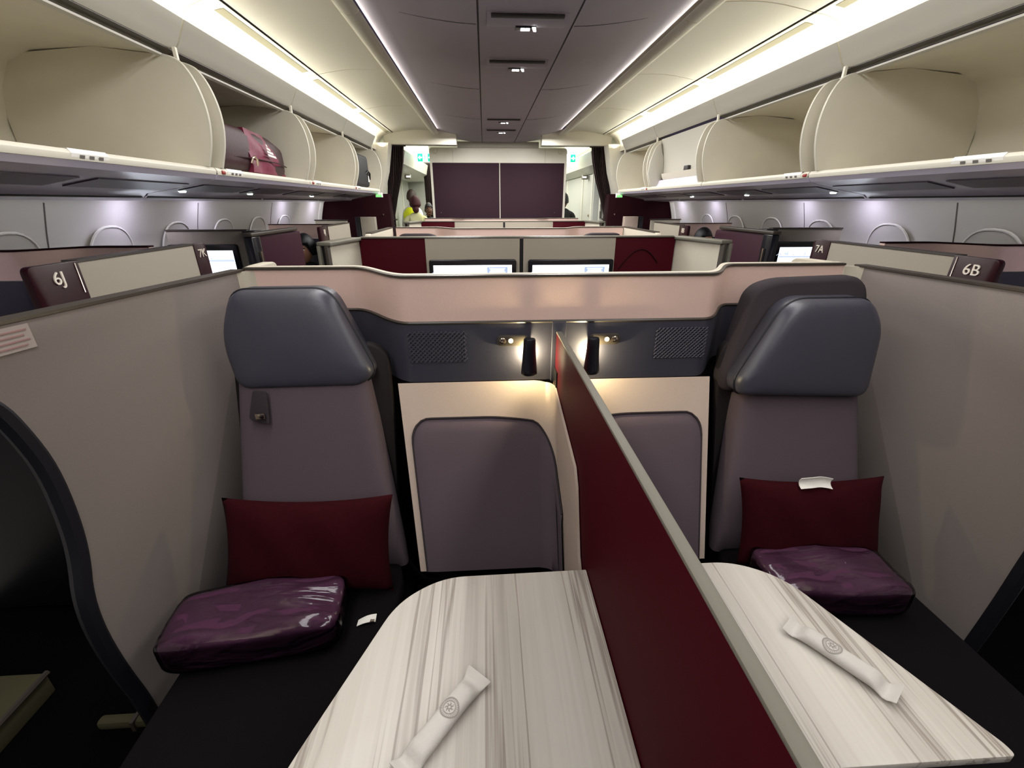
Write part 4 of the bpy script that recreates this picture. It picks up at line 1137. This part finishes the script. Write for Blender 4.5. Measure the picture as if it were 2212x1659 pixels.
# lit reflection source is the screen inside; small black end caps on the near plates
for s in (-1, 1):
    t = thing('suite_console', 'grey glass-edged console end beside the %s plate' % ('6J' if s < 0 else '6B'), 'console', (s * 1.85, 1.45, 0), 'console ends by the number plates')
    G().box(*sorted((s * 1.80, s * 2.45)), 1.50, 1.62, .02, 1.27 if s < 0 else 1.36).build('body', M['black'], t, bevel=.02)
    if s > 0:
        G().rbox((2.06, 1.50, 1.388), (.07, .10, .022), .6, 20, 10).build('bright_cloth', M['paper'], t, label='pale crumpled cloth')

def window_shell(label, s, Yi, Yo, zt, zc, x0, x1):
    t = thing('suite_shell', label, 'seat shell', (s * (x0 + x1) / 2, Yi, 0), 'window seat shells')
    pl = [(x0, Yi)] + [(lerp(x0 + (x1 - x0) * .35, x0 + (x1 - x0) * .65, i / 10), lerp(Yi, Yo, sstep(i / 10))) for i in range(11)] + [(x1, Yo)]
    G().sheet([[(s * x, y, z) for z in (zc, zt)] for x, y in pl], (0, .03, 0)).build('copper_band', M['copper'], t, ang=60, label='copper leather band')
    G().sheet([[(s * x, y, z) for z in (.9, zc - .005)] for x, y in pl], (0, .03, 0)).build('dark_band', M['navy'], t, ang=60, label='dark leather band')
    G().sheet([[(s * x, y, z) for z in (.02, .895)] for x, y in pl], (0, .03, 0)).build('lower_panel', M['brown_shell'], t, ang=60)
    G().sheet([[(s * x, y - .004, z) for z in (zt, zt + .007)] for x, y in pl], (0, .038, 0)).build('top_trim', M['maroon_dark'], t, ang=60)
window_shell('nearest copper window-seat shell behind the 6J wall', -1, 2.20, 2.02, 1.487, 1.368, 1.81, 2.52)
window_shell('nearest copper window-seat shell behind the 6B wall', 1, 2.20, 2.02, 1.487, 1.368, 1.81, 2.52)
window_shell('farther copper window-seat shell over the maroon door on the left', -1, 4.98, 4.98, 1.465, 1.33, 1.81, 2.52)
window_shell('farther copper window-seat shell over the maroon door on the right', 1, 4.98, 4.98, 1.465, 1.33, 1.81, 2.52)

for s, side in SIDES:
    # monitor panel of the window suite with its screen
    t = thing('monitor_wall', 'grey window-suite monitor wall behind the %s plate' % ('7K' if s < 0 else '7A'), 'seat wall', (s * 2.15, 3.25, 0), 'window monitor walls')
    G().prism([(s * 1.88, .02), (s * 2.42, .02), (s * 2.42, 1.498), (s * 1.88, 1.505)], 'y', 3.25, 3.29).build('panel', M['suite_grey'], t, bevel=.003)
    G().box(*sorted((s * 1.88, s * 2.42)), 3.246, 3.295, 1.500, 1.510).build('top_trim', M['trim'], t)
    G().box(*sorted((s * 1.80, s * 1.885)), 3.19, 3.29, .02, 1.503).build('black_post', M['black'], t, bevel=.004)
    if s < 0: screen('small lit screen half hidden behind the 7K plate', -2.42, -1.955, 1.415, 3.246, .33, alt=True)
    else: screen('lit screen half hidden behind the 7A plate', 1.915, 2.40, 1.415, 3.246, .33, alt=True)
    # maroon sliding door
    t = thing('suite_door', 'maroon suite door with a dark top bar across the %s aisle' % side, 'door', (s * 1.76, 3.45, 0), 'maroon suite doors')
    G().prism(rpoly([(3.14, .02), (3.84, .02), (3.84, 1.470), (3.14, 1.478)], [0, 0, .04, .01]), 'x', *sorted((s * 1.755, s * 1.785))).build('panel', M['door_maroon'], t, bevel=.004)
    G().box(*sorted((s * 1.74, s * 1.80)), 3.02, 3.76, 1.476, 1.500).build('top_bar', M['trim'], t, bevel=.005)
    G().box(*sorted((s * 1.745, s * 1.80)), 3.03, 3.14, .02, 1.476).build('post', M['black_gloss'], t, bevel=.008)
    G().tube([(s * 1.735, 3.09, .9), (s * 1.735, 3.09, 1.38)], .006, 6).build('handle', M['chrome'], t)
    # low far panel and end door
    t = thing('end_partition', 'low pale end panel far off under the %s side windows' % side, 'partition', (s * 2.35, 6.4, 0), 'far end panels')
    G().box(*sorted((s * 2.12, s * 2.54)), 6.40, 6.44, .02, 1.455).build('panel', M['suite_pale'], t, bevel=.004)
    G().box(*sorted((s * 2.11, s * 2.55)), 6.395, 6.445, 1.455, 1.468).build('top_trim', M['trim'], t)
    t = thing('suite_door', 'small tan brown door block in front of the dark maroon closet on the %s' % side, 'door', (s * 1.82, 6.5, 0), 'far door blocks')
    G().box(*sorted((s * 1.75, s * 1.95)), 6.45, 6.55, .02, 1.50).build('panel', M['beige'] if s > 0 else M['suite_grey'], t, bevel=.008)
    G().box(*sorted((s * 1.96, s * 2.02)), 6.45, 6.55, .02, 1.50).build('post', M['black'], t, bevel=.004)

# ------------------------------------------------------------------ lights
def area(name, loc, direction, sx, sy, power, col, spread=PI):
    l = bpy.data.lights.new(name, 'AREA'); l.shape = 'RECTANGLE'; l.size = sx; l.size_y = sy; l.energy = power; l.color = col; l.spread = spread
    o = bpy.data.objects.new(name, l); COL.objects.link(o); o.location = loc
    d = Vector(direction).normalized()
    # local -Z along d, local Y along world Y
    y = Vector((0, 1, 0)); x = y.cross(-d).normalized(); yv = (-d).cross(x)
    o.rotation_euler = Matrix((x, yv, -d)).transposed().to_euler()
    return o
def point(name, loc, power, col, r=.02):
    l = bpy.data.lights.new(name, 'POINT'); l.energy = power; l.color = col; l.shadow_soft_size = r
    o = bpy.data.objects.new(name, l); COL.objects.link(o); o.location = loc; return o
WARM = (1, .97, .83)
for s, side in SIDES:
    area('bin_cove_light', (s * 1.645, 2.46, 2.405), (s * -.12, 0, 1), .05, 9.2, 22, WARM)
    area('centre_cove_light', (s * .893, 2.46, 2.612), (-s * 1, 0, .55), .012, 9.0, 5.5, (1, .96, .86))
    area('added_fill_strip', (s * .88, .9, 2.575), (0, 0, -1), .40, 6.2, 60, (1, .985, .985))  # added strip without a fixture, fills tables, bins and seats from above
    area('added_fill_strip', (s * .60, 5.5, 2.54), (0, 0, -1), .36, 3.0, 66, (1, .985, .97))  # second added strip, set inward to brighten the far bulkhead
    area('window_wash_light', (s * 2.425, 2.4, 1.688), (s * .35, 0, -1), .03, 8.8, 4.1, (1, .985, .96))
    for y in (.95, 2.55 if s < 0 else 2.65, 3.35, 4.95, 5.9):
        area('mood_light', (s * 2.40, y + .55, 1.685), (s * .45, 0, -1),   .04, .10, 1.0, (.76, .72, 1))
for s, xl in ((-1, -.088), (1, .146)):
    point('reading_lamp_light', (xl, 1.526, 1.16), 5.0, (1, .86, .50), .008)
area('galley_light', (0, 9.6, 2.58), (0, 0, -1), 3.4, 3.0, 150, (1, .98, .88))

wd = bpy.data.worlds.new('cabin_world'); SC.world = wd; wd.use_nodes = True
wd.node_tree.nodes['Background'].inputs['Color'].default_value = (.30, .24, .36, 1)
wd.node_tree.nodes['Background'].inputs['Strength'].default_value = .12

# ------------------------------------------------------------------ camera
cd = bpy.data.cameras.new('camera'); cam = bpy.data.objects.new('camera', cd); COL.objects.link(cam)
cam.location = (-.24, 0, 1.68)
cam.rotation_euler = (math.radians(90 - 22.8295), 0, math.radians(-3.4029))
cd.sensor_width = 36; cd.sensor_fit = 'HORIZONTAL'; cd.lens = 930 / 2212 * 36; cd.clip_start = .03; cd.clip_end = 60
SC.camera = cam
SC.view_settings.view_transform = 'Standard'; SC.view_settings.look = 'None'
SC.view_settings.exposure = 0; SC.view_settings.gamma = 1; SC.view_settings.use_curve_mapping = False
SC.cycles.max_bounces = 8; SC.cycles.diffuse_bounces = 5
